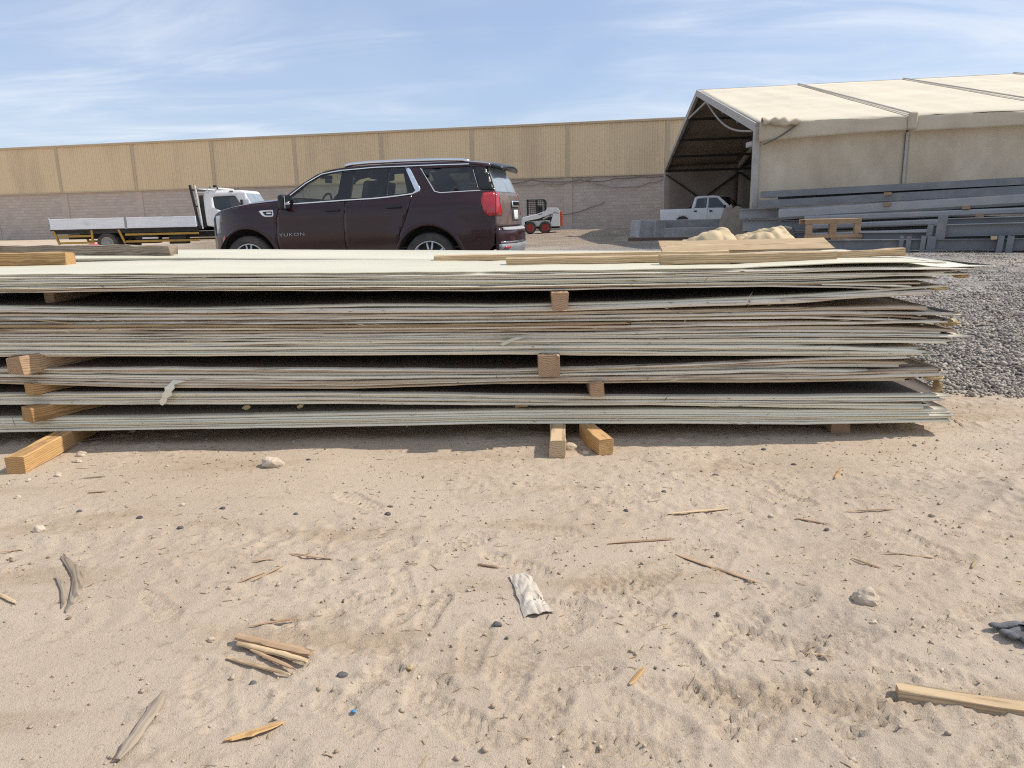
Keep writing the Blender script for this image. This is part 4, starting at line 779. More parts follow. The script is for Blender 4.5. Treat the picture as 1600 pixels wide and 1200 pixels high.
# ================================================================ maroon estate car behind the pile
def suv():
    a = math.radians(-11.5); cx, cy = 4.02, -1.0
    o0 = Vector((-1.265 - (cx * math.cos(a) - cy * math.sin(a)), 11.75 - (cx * math.sin(a) + cy * math.cos(a)), 0))
    root = empty('parked_suv', o0, a); tag(root, 'dark maroon full-size SUV parked side-on behind the sheet pile', 'car')
    P = M['maroon']
    ZS = [.28, .45, .62, .80, 1.00, 1.16, 1.24, 1.36, 1.42, 1.60, 1.86, 2.0]; WS = [.92, .975, 1.005, 1.015, 1.012, 1.012, 1.00, .955, .925, .845, .725, .66]
    def YH(x, z):
        w = interp(z, ZS, WS)
        if x < 1.15: w *= 1 - .25 * max(0, (1.15 - x) / .87) ** 2.3
        if x > 4.25: w *= 1 - .115 * ((x - 4.25) / .85) ** 2.6
        for c_ in (1.00, 4.06):     # swollen wheel arches
            rr = math.hypot(x - c_, z - .42)
            if rr < .78: w += .016 * max(0.0, min(1.0, (.78 - rr) / .2))
        # feature line low on the doors
        if 1.5 < x < 3.6 and z < 1.0: w -= .018 * math.exp(-((z - (.60 + .03 * (x - 1.5))) / .07) ** 2)
        return w
    off = lambda d: (lambda x, z: YH(x, z) + d)
    R = .525; g = .006
    fa = arc(1.00, .42, R, 180, 0, 18); ra = arc(4.06, .42, R, 180, 0, 18)
    hood = [(.28, 1.10), (.36, 1.19), (.50, 1.235), (.75, 1.285), (1.10, 1.335), (1.48, 1.365), (1.66, 1.385)]
    fender = [(.28, .46), (1.00 - R, .46)] + fa[1:-1] + [(1.00 + R, .46), (1.53, .46), (1.53 - g, .80), (1.55 - g, 1.10), (1.60, 1.28), (1.66, 1.385)] + hood[::-1][1:]
    fdoor = [(1.53, .46), (2.68 - g, .46), (2.69 - g, 1.0), (2.71 - g, 1.352), (1.84, 1.315), (1.68, 1.37), (1.61, 1.28), (1.55, 1.10), (1.53, .80)]
    rdoor = [(2.68, .46), (3.52, .46), (3.545, .62), (3.60, .86), (3.69, 1.03), (3.76, 1.25), (3.80, 1.418), (3.40, 1.382), (3.16, 1.366), (2.71, 1.352), (2.69, 1.0)]
    rr_edge = [(3.53, .46), (3.555, .62), (3.61, .855), (3.70, 1.03), (3.77, 1.25), (3.81, 1.42), (3.90, 1.475), (3.905, 1.50), (3.70, 1.835), (3.72, 1.845)]
    quarter = [(3.53, .46), (4.06 - R, .46)] + ra[1:-1] + [(4.06 + R, .46), (4.95, .52), (5.06, .62), (5.10, .86), (5.10, 1.07), (5.08, 1.43), (5.00, 1.64), (4.92, 1.80), (4.66, 1.845), (3.72, 1.845), (3.70, 1.835), (3.905, 1.50), (3.90, 1.475), (3.81, 1.42), (3.77, 1.25), (3.70, 1.03), (3.61, .855), (3.555, .62)]
    qglass = smooth_poly([(3.91, 1.795), (4.70, 1.815), (4.83, 1.46), (4.25, 1.438), (4.17, 1.46)], .05)
    dpil = [(4.70 + .012, 1.815), (4.92, 1.795), (5.00, 1.64), (5.07, 1.44), (4.842, 1.452)]
    lampS = [(4.90, 1.41), (5.078, 1.425), (5.10, 1.07), (5.00, 1.065), (4.93, 1.12), (4.875, 1.31)]
    wf = smooth_poly([(1.86, 1.345), (1.80, 1.43), (2.02, 1.605), (2.27, 1.745), (2.60, 1.80), (2.565, 1.372)], .03)
    wr = smooth_poly([(2.80, 1.382), (2.82, 1.812), (3.36, 1.83), (3.36, 1.405)], .02)
    wq = smooth_poly([(3.395, 1.41), (3.395, 1.83), (3.60, 1.82), (3.715, 1.45), (3.70, 1.435)], .02)
    # door frames (black) between belt and chrome line
    frame = [(1.70, 1.385), (1.84, 1.322), (2.71, 1.358), (3.16, 1.372), (3.40, 1.388), (3.80, 1.424), (3.86, 1.46), (3.64, 1.832), (3.14, 1.843), (2.82, 1.826), (2.58, 1.812), (2.26, 1.765), (2.00, 1.625), (1.76, 1.45)]
    roofside = [(1.62, 1.392), (1.70, 1.392), (1.76, 1.456), (2.00, 1.631), (2.26, 1.771), (2.58, 1.818), (2.82, 1.832), (3.14, 1.849), (3.66, 1.851), (4.66, 1.851), (4.92, 1.806), (5.00, 1.80), (4.98, 1.835), (4.70, 1.872), (4.2, 1.886), (3.4, 1.888), (2.8, 1.872), (2.45, 1.840), (2.20, 1.775), (1.95, 1.63)]
    def trim(name, pts, w, d, m, s, closed=False):   # a slim bright strip that follows the body side
        Q = [Vector((x, s * (YH(x, z) + d), z)) for x, z in pts]; mb = MB()
        for i in range(len(Q) - 1): mb.bar(Q[i], Q[i + 1] + (Q[i + 1] - Q[i]).normalized() * .004, .012, w)
        return mb.build(name, m, root)
    for s in (-1, 1):
        ob = patch(fender, [smooth_poly([(.31, 1.165), (.47, 1.185), (.455, 1.08), (.40, .90), (.345, .84), (.31, .88)], .02)], YH, s, .06).build('fender', P, root, True, solid=.012)
        patch(smooth_poly([(.31, 1.165), (.47, 1.185), (.455, 1.08), (.40, .90), (.345, .84), (.31, .88)], .02), [], off(-.006), s, .05).build('headlight', M['lamp_clear'], root, True, solid=.01)
        d1 = patch(fdoor, [], YH, s, .06).build('front_door', P, root, True, solid=.012)
        d2 = patch(rdoor, [], YH, s, .06).build('rear_door', P, root, True, solid=.012)
        patch(quarter, [qglass, lampS, dpil], YH, s, .06).build('quarter_panel', P, root, True, solid=.012)
        patch(roofside, [], YH, s, .06).build('roof_side', P, root, True, solid=.012)
        patch(frame, [wf, wr, wq], off(-.008), s, .06).build('window_frame', M['black'], root, True, solid=.012)
        for nm, w_, m_ in (('front_window', wf, 'glass_car'), ('rear_window', wr, 'glass_car'), ('vent_window', wq, 'glass_car'), ('quarter_window', qglass, 'glass_dark')):
            patch(w_, [], off(-.014), s, .1).build(nm, M[m_], root, True)
        patch(dpil, [], off(-.003), s, .06).build('rear_pillar', M['black'], root, True, solid=.01)
        patch(lampS, [], off(.004), s, .05).build('tail_light', M['red_lamp'], root, True, solid=.02)
        patch([(1.50, .33), (3.56, .33), (3.53, .452), (1.53, .452)], [], off(-.004), s, .08).build('sill', M['black_matte'], root, True, solid=.02)
        for nm, cx_ in (('arch_trim', 1.00), ('arch_trim', 4.06)):
            o_ = arc(cx_, .42, R + .055, 178, 2, 20); i_ = arc(cx_, .42, R - .004, 178, 2, 20); mb = MB()
            for k in range(20):
                q = [Vector((p[0], s * (YH(*p) + d_), p[1])) for p, d_ in ((o_[k], .001), (o_[k + 1], .001), (i_[k + 1], .014), (i_[k], .014))]; mb.add(q + [v - Vector((0, s * .05, 0)) for v in q], [(0, 1, 2, 3), (3, 2, 6, 7), (0, 4, 5, 1)])
            mb.build(nm, P, root, True)
            MB().lathe_y([(R + .01, .03), (R + .01, -.30), (0, -.30)] if s > 0 else [(R + .01, -.03), (R + .01, .30), (0, .30)], 26, (cx_, s * .99, .42)).build('wheel_well', M['black_matte'], root, True)
        trim('belt_trim', [(1.80, 1.338), (1.84, 1.319), (2.2, 1.334), (2.71, 1.355), (3.16, 1.369), (3.40, 1.385), (3.62, 1.405), (3.80, 1.424)], .016, .002, M['chrome'], s)
        trim('roof_trim', [(1.76, 1.452), (1.88, 1.54), (2.00, 1.628), (2.13, 1.70), (2.26, 1.768), (2.42, 1.795), (2.58, 1.815), (2.82, 1.829), (3.14, 1.846), (3.66, 1.848), (4.2, 1.850), (4.66, 1.848)], .013, .002, M['chrome'], s)
        patch([(3.64, 1.835), (3.71, 1.835), (3.925, 1.495), (3.915, 1.462), (3.80, 1.415), (3.79, 1.43), (3.845, 1.47)], [], off(.004), s, .06).build('pillar_trim', M['chrome'], root, True, solid=.015)
        trim('quarter_trim', [(3.90, 1.808), (4.03, 1.63), (4.155, 1.452), (4.25, 1.427), (4.5, 1.436), (4.86, 1.447)], .010, .002, M['chrome'], s)
        for dr_, x0, x1, z in ((d1, 2.38, 2.62, 1.205), (d2, 3.39, 3.64, 1.232)):
            h_ = MB().bar((x0, s * (YH(x0, z) + .03), z), (x1, s * (YH(x1, z) + .03), z + .004), .022, .032).box(((x0 + .02), s * (YH(x0, z) + .014), z), (.03, .03, .028)).box(((x1 - .02), s * (YH(x1, z) + .014), z), (.03, .03, .028)).build('handle', M['black'], dr_, bevel=.006)
        fo = patch(smooth_poly([(1.24, 1.225), (1.50, 1.235), (1.50, 1.125), (1.33, 1.125)], .03), [smooth_poly([(1.31, 1.205), (1.485, 1.212), (1.485, 1.148), (1.36, 1.148)], .02)], off(.008), s, .05).build('fender_vent', M['chrome'], root, True, solid=.012)
        patch(smooth_poly([(1.31, 1.205), (1.485, 1.212), (1.485, 1.148), (1.36, 1.148)], .02), [], off(.003), s, .05).build('vent_mesh', M['black'], fo, True)
        MB().box((1.43, s * (YH(1.43, 1.18) + .010), 1.182), (.085, .008, .02)).build('badge', M['chrome'], fo)
        patch(smooth_poly([(.50, .80), (.575, .86), (.56, .70), (.50, .66)], .01), [], off(.004), s, .05).build('side_marker', M['amber'], root, True, solid=.01)
        # mirror
        mr = MB().box((1.735, s * 1.10, 1.345), (.12, .20, .235)).build('wing_mirror', M['black'], root, bevel=.045)
        MB().box((1.80, s * 1.10, 1.345), (.008, .165, .19)).build('mirror_glass', M['chrome'], mr)
        MB().bar((1.76, s * .95, 1.30), (1.74, s * 1.04, 1.29), .07, .05).build('mirror_arm', M['black'], mr)
        # roof rail
        Q = [(2.62, s * .66, 1.885), (2.72, s * .655, 1.908), (3.0, s * .65, 1.924), (3.6, s * .645, 1.932), (4.2, s * .645, 1.928), (4.55, s * .645, 1.912), (4.65, s * .645, 1.885)]
        MB().tube(Q, .027, 8).build('roof_rail', M['chrome'], root, True)
        # wheels
        for wx in (1.00, 4.06):
            wh = empty('wheel'); wh.parent = root; wh.location = (wx, s * .862, .419)
            MB().lathe_y([(.288, -.12), (.315, -.137), (.36, -.142), (.395, -.132), (.412, -.115), (.419, -.09), (.419, .09), (.412, .115), (.395, .132), (.36, .142), (.315, .137), (.288, .12)], 44).build('tyre', M['rubber'], wh, True)
            mb = MB().lathe_y([(.296, s * .118), (.29, s * .130), (.272, s * .122), (.266, s * .09), (.264, -s * .11)], 44)
            for k in range(6):
                for dd in (-.17, .17):
                    a0 = k * math.pi / 3 + math.pi / 6; c0 = (.06 * math.cos(a0 + dd * .8), s * .100, .06 * math.sin(a0 + dd * .8)); c1 = (.276 * math.cos(a0 + dd), s * .116, .276 * math.sin(a0 + dd)); mb.bar(c0, c1, .03, .032)
            mb.lathe_y([(.0, s * .112), (.055, s * .110), (.062, s * .085)], 20).build('rim', M['alloy'], wh, True)
            MB().lathe_y([(0, s * .03), (.264, s * .03)], 24).build('brake_disc', M['black_matte'], wh)
    # bonnet, windscreen, roof, tail
    HX = [p[0] for p in hood]; HZ = [p[1] for p in hood]
    def bon(u, v):
        x = .28 + (1.60 - .28) * u; t = v * 2 - 1; ze = interp(x, HX, HZ); xx = x - (.26 * (1 - t * t) * (1 - u) ** 1.6) - .10 * u * (1 - t * t)
        return (xx, t * (YH(max(x, .28), ze)), ze + .002 + .050 * (1 - t ** 4) * min(1, .35 + u))
    MB().grid(18, 16, bon).build('bonnet', P, root, True)
    def fas(u, v):
        z = .34 + (1.10 - .34) * v; t = u * 2 - 1; return (.28 - .28 * (1 - abs(t) ** 2.4) * (1 - .12 * v), t * YH(.28, z), z)
    MB().grid(20, 10, fas).build('front_bumper', P, root, True)
    MB().grid(12, 6, lambda u, v: (.28 - .285 * (1 - abs((u * 2 - 1) * .62) ** 2.4), (u * 2 - 1) * .46, .60 + .42 * v)).build('grille', M['chrome'], root, True)
    wtop = lambda t: (2.30 - .10 * (1 - t * t), .70 * t, 1.825 + .045 * (1 - t * t)); wbot = lambda t: (1.66 - .16 * (1 - t * t), .90 * t, 1.385 + .03 * (1 - t * t))
    MB().grid(12, 8, lambda u, v: Vector(wbot(u * 2 - 1)).lerp(Vector(wtop(u * 2 - 1)), v) + Vector((-.03 * math.sin(math.pi * v), 0, .02 * math.sin(math.pi * v)))).build('windscreen', M['glass_car'], root, True)
    RX = [2.20, 2.45, 2.8, 3.4, 4.2, 4.7, 4.98]; RZ = [1.775, 1.84, 1.872, 1.888, 1.886, 1.872, 1.835]
    def roof(u, v):
        t = v * 2 - 1; x = 2.20 + 2.78 * u; ze = interp(x, RX, RZ); y = YH(x, ze) * t; return (x - .02 * (1 - t * t) * (1 - u), y, ze + .048 * (1 - t * t))
    rf = MB().grid(26, 14, roof).build('roof', P, root, True, solid=.02)
    MB().prism([(2.32, 1.90), (2.50, 1.915), (2.47, 1.962), (2.42, 1.966)], -.035, .035).build('antenna_fin', M['black'], rf, bevel=.01)
    def spo(u, v):
        t = v * 2 - 1; return (4.94 + .27 * u - .05 * t * t * u, t * (.665 - .03 * u), 1.845 + .045 * (1 - t * t) - .05 * u - .012 * u * u)
    MB().grid(6, 14, spo).build('spoiler', M['black'], rf, True, solid=.045)
    def rear(u, v, z0, z1, d=0, yl=1.0):
        t = (u * 2 - 1) * yl; z = z0 + (z1 - z0) * v; x = interp(z, [.34, .42, .55, .80, .87, .90, 1.0, 1.30, 1.42, 1.62, 1.80], [5.16, 5.26, 5.33, 5.33, 5.30, 5.235, 5.235, 5.215, 5.17, 5.09, 5.00])
        ye = YH(5.08, z); return (x + d - (x - 5.095 if z < 1.0 else x - interp(z, [1.0, 1.43, 1.64, 1.80], [5.10, 5.08, 5.0, 4.93])) * abs(t) ** 3.2, t * ye, z)
    MB().grid(22, 10, lambda u, v: rear(u, v, .90, 1.42)).build('tailgate', M['dusty'], root, True, solid=.012)
    MB().grid(18, 8, lambda u, v: rear(u, v, 1.425, 1.80, -.004, .97)).build('rear_screen', M['glass_dusty'], root, True)
    bp_ = MB().grid(22, 10, lambda u, v: rear(u, v, .36, .895, .004)).build('rear_bumper', P, root, True, solid=.012)
    MB().grid(20, 3, lambda u, v: rear(u, v, .845, .895, .016, .86)).build('step_pad', M['steel_pale'], bp_, True, solid=.01)
    MB().grid(20, 3, lambda u, v: rear(u, v, .655, .675, .018, .93)).build('bumper_trim', M['chrome'], bp_, True, solid=.008)
    MB().grid(20, 4, lambda u, v: rear(u, v, .40, .64, .012, .96)).build('bumper_valance', M['steel'], bp_, True, solid=.008)
    for s in (-1, 1):
        MB().grid(4, 2, lambda u, v: Vector(rear(.5 + s * (.37 + .07 * u), v, .565, .60, .028))).build('reflector', M['red_lamp'], bp_, True, solid=.01)
        MB().grid(4, 6, lambda u, v: Vector(rear(.5 + s * (.5 - .075 * u * (1.2 - .6 * v)), v, 1.07, 1.42, .012))).build('tail_light', M['red_lamp'], root, True, solid=.01)
    MB().grid(10, 3, lambda u, v: rear(.33 + .34 * u, v, 1.20, 1.29, .028)).build('tailgate_bar', M['chrome'], root, True, solid=.015)
    MB().grid(8, 3, lambda u, v: rear(.35 + .30 * u, v, .98, 1.185, .006)).build('plate_recess', M['black_matte'], root, True)
    MB().grid(6, 3, lambda u, v: rear(.41 + .18 * u, v, 1.00, 1.15, .014)).build('number_plate', M['white_paint'], root, True, solid=.006)
    # floor and cabin
    MB().span(.35, 5.15, -.80, .80, .30, .42).span(.3, 1.45, -.42, .42, .42, 1.10).build('underbody', M['black_matte'], root)
    MB().span(1.5, 5.0, -.88, .88, .60, .62).build('cabin_floor', M['seat_dark'], root)
    MB().prism([(1.62, 1.05), (1.62, 1.36), (1.86, 1.37), (2.05, 1.22), (2.02, 1.05)], -.86, .86).build('dashboard', M['seat_dark'], root, bevel=.03)
    sw = MB(); Q = [(2.14 + .055 * math.cos(t) * 1.0, -.42 + .19 * math.sin(t), 1.30 + .18 * math.cos(t)) for t in [k * 2 * math.pi / 20 for k in range(21)]]
    sw.tube(Q, .016, 6, False).bar((1.95, -.42, 1.22), (2.14, -.42, 1.30), .05).bar((2.14, -.60, 1.30), (2.14, -.24, 1.30), .02, .05).build('steering_wheel', M['seat_dark'], root, True)
    def seat(x, y, m, w=.54, h=.68):
        s_ = empty('seat'); s_.parent = root; s_.location = (x, y, .62)
        MB().span(-.30, .28, -w / 2, w / 2, .15, .36).build('cushion', M[m], s_, bevel=.06)
        MB().prism([(.18, .30), (.32, .30), (.46, .36 + h), (.34, .36 + h)], -w / 2, w / 2).build('backrest', M[m], s_, bevel=.05)
        MB().box((.43, 0, .47 + h), (.10, w * .5, .17)).build('headrest', M[m], s_, bevel=.04)
    for y in (-.38, .38): seat(2.55, y, 'seat_dark', .52); seat(3.42, y, 'cream_leather', .52); seat(4.22, y, 'cream_leather', .50, .58)
    MB().box((2.02, 0, 1.70), (.04, .24, .075)).build('rear_view_mirror', M['black'], root, bevel=.02)
    MB().span(2.15, 2.20, -.62, -.22, 1.71, 1.77).build('sun_visor', M['seat_dark'], root, bevel=.01)
    # name on the front door
    tx = bpy.data.curves.new('lettering', 'FONT'); tx.body = 'YUKON'; tx.size = .090; tx.extrude = .004; tx.space_character = 1.12; tx.materials.append(M['steel_pale'])
    tmp = bpy.data.objects.new('lettering_source', tx); COL.objects.link(tmp); bpy.context.view_layer.update(); me_ = bpy.data.meshes.new_from_object(tmp.evaluated_get(bpy.context.evaluated_depsgraph_get())); bpy.data.objects.remove(tmp)
    t_ = link('lettering', me_, M['chrome'], root); t_.location = (1.575, -(YH(1.75, .83) + .010), .815); t_.rotation_euler = (math.pi / 2, math.radians(-1.5), 0); t_.scale = (1.30, .75, 1)
    return root
suv()
# ================================================================ generic wheel
def wheel(root, x, y, r_, w, s, rim_m, name='wheel', rim=.58):
    wh = empty(name); wh.parent = root; wh.location = (x, y, r_)
    MB().lathe_y([(r_ * rim, -w / 2 * .9), (r_ * .82, -w / 2), (r_ * .95, -w / 2 * .9), (r_, -w / 2 * .6), (r_, w / 2 * .6), (r_ * .95, w / 2 * .9), (r_ * .82, w / 2), (r_ * rim, w / 2 * .9)], 30).build('tyre', M['rubber'], wh, True)
    MB().lathe_y([(r_ * (rim + .02), s * w * .44), (r_ * rim * .93, s * w * .46), (r_ * rim * .85, s * w * .30), (r_ * rim * .45, s * w * .22), (r_ * rim * .40, s * w * .36), (0, s * w * .38)], 24).build('rim', rim_m, wh, True)
    return wh
# ================================================================ flatbed lorry
def lorry():
    root = empty('flatbed_truck', (-16.15, 27.98, 0)); tag(root, 'white flatbed truck with ochre side guards beyond the SUV bonnet', 'truck'); W = .98
    B = M['white_board']
    MB().span(.02, 5.18, -W, W, .84, .90).build('bed_floor', M['black_matte'], root)
    for s in (-1, 1):
        for (x0, x1) in ((.03, 2.66), (2.74, 5.17)):
            bd = MB().span(x0, x1, s * W - .02, s * W + .02, .88, 1.25).build('drop_side', B, root, bevel=.006)
            MB().span(x0 + .06, x1 - .06, s * (W + .018), s * (W + .030), 1.205, 1.243).span(x0 + .06, x1 - .06, s * (W + .018), s * (W + .030), .905, .94).span(x0 + .06, x1 - .06, s * (W + .018), s * (W + .026), 1.05, 1.07).build('rib', B, bd)
        MB().span(2.665, 2.735, s * W - .03, s * W + .035, .86, 1.26).build('bed_post', M['steel_pale'], root); MB().span(-.01, .025, s * W - .03, s * W + .03, .80, 1.29).build('bed_post', M['steel_pale'], root)
        MB().span(.05, 5.2, s * .90 - .03, s * .90 + .03, .72, .838).build('bed_rail', M['black_matte'], root)
        for (x0, x1, z) in ((.24, 1.42, .64), (.24, 1.42, .41), (2.62, 5.2, .66), (2.62, 5.22, .42)):
            MB().span(x0, x1, s * .95 - .02, s * .95 + .02, z - .035, z + .035).build('side_guard', M['yellow'], root)
        for (xa, xb) in ((.10, .26), (1.45, 1.44), (2.40, 2.58)):
            MB().bar((xa, s * .95, .84), (xb, s * .95, .36), .05, .07).build('guard_post', M['yellow'], root)
    MB().span(-.01, .03, -W + .04, W - .04, .88, 1.25).build('tail_board', B, root)
    MB().span(.3, 6.9, -.42, -.32, .52, .70).span(.3, 6.9, .32, .42, .52, .70).build('chassis', M['black_matte'], root)
    MB().span(2.9, 3.7, -.88, -.45, .34, .66).build('fuel_tank', M['black_matte'], root, bevel=.05); MB().span(4.1, 4.7, -.88, -.5, .30, .60).build('battery_box', M['black_matte'], root, bevel=.02)
    MB().span(3.2, 3.75, -.945, -.90, .50, .55).build('reflector_plate', M['white_paint'], root)
    for s in (-1, 1):
        wheel(root, 1.92, s * .72, .375, .42, s, M['steel_pale']); wheel(root, 6.35, s * .80, .375, .22, s, M['steel_pale'])
        MB().span(6.02, 6.06, s * .86 - .1, s * .86 + .1, .25, .72).build('mud_flap', M['black_matte'], root)
    # headboard rack leaning behind the cab
    for y in (-.9, .9):
        MB().bar((5.06, y, 2.30), (5.26, y, .80), .07, .07).build('headboard_post', M['black_matte'], root); MB().bar((5.24, y, 2.28), (5.36, y, .80), .04, .04).build('rack_post', M['white_paint'], root)
    MB().span(5.10, 5.14, -.86, .86, 2.10, 2.16).span(5.18, 5.22, -.86, .86, 1.55, 1.60).build('headboard_bar', M['black_matte'], root)
    MB().span(5.24, 6.0, -.82, -.78, 2.16, 2.20).span(5.24, 6.0, .78, .82, 2.16, 2.20).span(5.24, 5.28, -.82, .82, 2.16, 2.20).span(5.96, 6.0, -.82, .82, 2.16, 2.20).span(5.24, 5.60, -.82, -.78, 2.04, 2.07).span(5.6, 5.64, -.82, -.78, 2.06, 2.16).build('roof_rack', M['white_paint'], root)
    MB().box((5.78, -.5, 2.25), (.12, .12, .10)).build('beacon', M['black'], root, bevel=.02)
    MB().span(5.30, 5.46, -.8, .8, .85, 1.95).build('air_intake', M['black_matte'], root)
    # cab
    out = smooth_poly([(5.50, .90), (5.46, 1.9), (5.52, 2.10), (6.82, 2.10), (6.92, 2.04), (7.18, 1.52), (7.24, 1.20), (7.24, .55), (6.80, .55), (6.74, .80), (5.95, .82)], .05)
    win = smooth_poly([(5.78, 1.90), (6.58, 1.92), (6.86, 1.42), (6.25, 1.32), (5.82, 1.50)], .08)
    yf = lambda x, z: .86 - .10 * max(0, z - 1.4) ** 1.2
    cab = empty('cab'); cab.parent = root
    for s in (-1, 1):
        patch(out, [win], yf, s, .12).build('side', M['white_paint'], cab, True, solid=.02); patch(win, [], lambda x, z: yf(x, z) - .012, s, .2).build('side_window', M['glass_dark'], cab, True)
        MB().box((5.72 + .25, s * .875, 1.14), (.16, .02, .05)).build('handle', M['black'], cab)
        MB().box((6.85, s * 1.0, 1.62), (.06, .16, .30)).bar((6.85, s * .84, 1.75), (6.85, s * .96, 1.7), .02).build('mirror', M['black'], cab, bevel=.02)
        MB().box((6.45, s * .80, 2.07), (.12, .04, .03)).build('marker', M['black'], cab)
    def strip(name, idx, m):
        mb = MB(); n = len(out)
        for i in idx:
            p, q = out[i % n], out[(i + 1) % n]; mb.add([(p[0], -yf(*p) + .002, p[1]), (q[0], -yf(*q) + .002, q[1]), (q[0], yf(*q) - .002, q[1]), (p[0], yf(*p) - .002, p[1])], [(0, 1, 2, 3)])
        return mb.build(name, m, cab)
    # corners of the outline carry five points each; 24..24 is the windscreen run
    strip('shell', [i for i in range(len(out)) if i != 24], M['white_paint']); strip('windscreen', [24], M['glass_dusty'])
    MB().span(5.6, 6.2, -.75, .75, .9, 1.35).build('seat_bench', M['seat_dark'], cab, bevel=.05)
lorry()
# ================================================================ skid loader
def loader():
    root = empty('skid_steer_loader', (.66, 40.2, gz(1.7, 40.2)), 0); tag(root, 'small white skid steer loader with red wheel rims by the block wall', 'loader'); Wp = M['white_paint']
    for s in (-1, 1):
        y0, y1 = s * .52, s * .78
        arm = MB().prism([(.0, .18), (.07, .78), (.12, .84), (.75, .98), (1.25, 1.14), (1.36, 1.30), (1.86, 1.29), (2.0, 1.13), (2.0, .98), (1.72, 1.10), (1.62, 1.02), (.9, .76), (.42, .68), (.20, .62), (.12, .18)], min(y0, y1), max(y0, y1)).build('lift_arm', Wp, root, bevel=.015)
        MB().box((1.0, s * .784, .985), (.20, .006, .05), Matrix.Rotation(-.28, 3, 'Y')).build('badge', M['steel'], arm)
        MB().prism([(1.45, .36), (1.58, .72), (1.68, 1.02), (2.0, 1.0), (2.01, .36)], min(s * .5, s * .74), max(s * .5, s * .74)).build('tail_side', Wp, root, bevel=.02)
        MB().span(.30, 1.5, min(s * .44, s * .56), max(s * .44, s * .56), .36, .66).build('chain_case', Wp, root, bevel=.02)
        MB().tube([(1.1, s * .60, .72), (1.62, s * .60, .96)], .04, 8).build('lift_cylinder', M['chrome'], root, True)
        for x in (.46, 1.24): wheel(root, x, s * .68, .315, .26, s, M['rim_red'], rim=.60)
        # cage of the cab
        c = MB(); y = s * .46
        for p, q in (((.36, .92), (.36, 1.73)), ((1.30, 1.08), (1.30, 1.60)), ((.34, 1.73), (1.18, 1.73)), ((1.18, 1.73), (1.30, 1.60)), ((.83, 1.0), (.83, 1.72))): c.bar((p[0], y, p[1]), (q[0], y, q[1]), .07)
        c.build('cab_post', M['black_matte'], root)
        c = MB()
        for k in range(9): c.bar((.40 + .1 * k, y, 1.0), (.40 + .1 * k, y, 1.70), .016)
        for k in range(7): c.bar((.36, y, 1.04 + .1 * k), (1.28, y, 1.04 + .1 * k), .016)
        c.build('side_mesh', M['black_matte'], root)
    MB().span(.34, 1.20, -.50, .50, 1.725, 1.765).build('cab_roof', M['steel_pale'], root, bevel=.015)
    MB().span(.2, 2.0, -.46, .46, .26, .84).build('body', M['black_matte'], root, bevel=.02); MB().span(.85, 1.15, -.28, .28, .85, 1.42).build('seat', M['seat_dark'], root, bevel=.05)
    MB().prism([(2.005, .36), (2.02, 1.14), (2.10, 1.12), (2.15, .95), (2.15, .36)], -.72, .72).build('rear_door', M['orange'], root, bevel=.02); MB().span(2.152, 2.165, -.5, .5, .45, .95).build('rear_grille', M['black_matte'], root)
    MB().prism([(-.30, .06), (.04, .06), (.04, .50), (-.05, .46), (-.14, .12)], -.85, .85).build('bucket', M['steel'], root, bevel=.01)
loader()
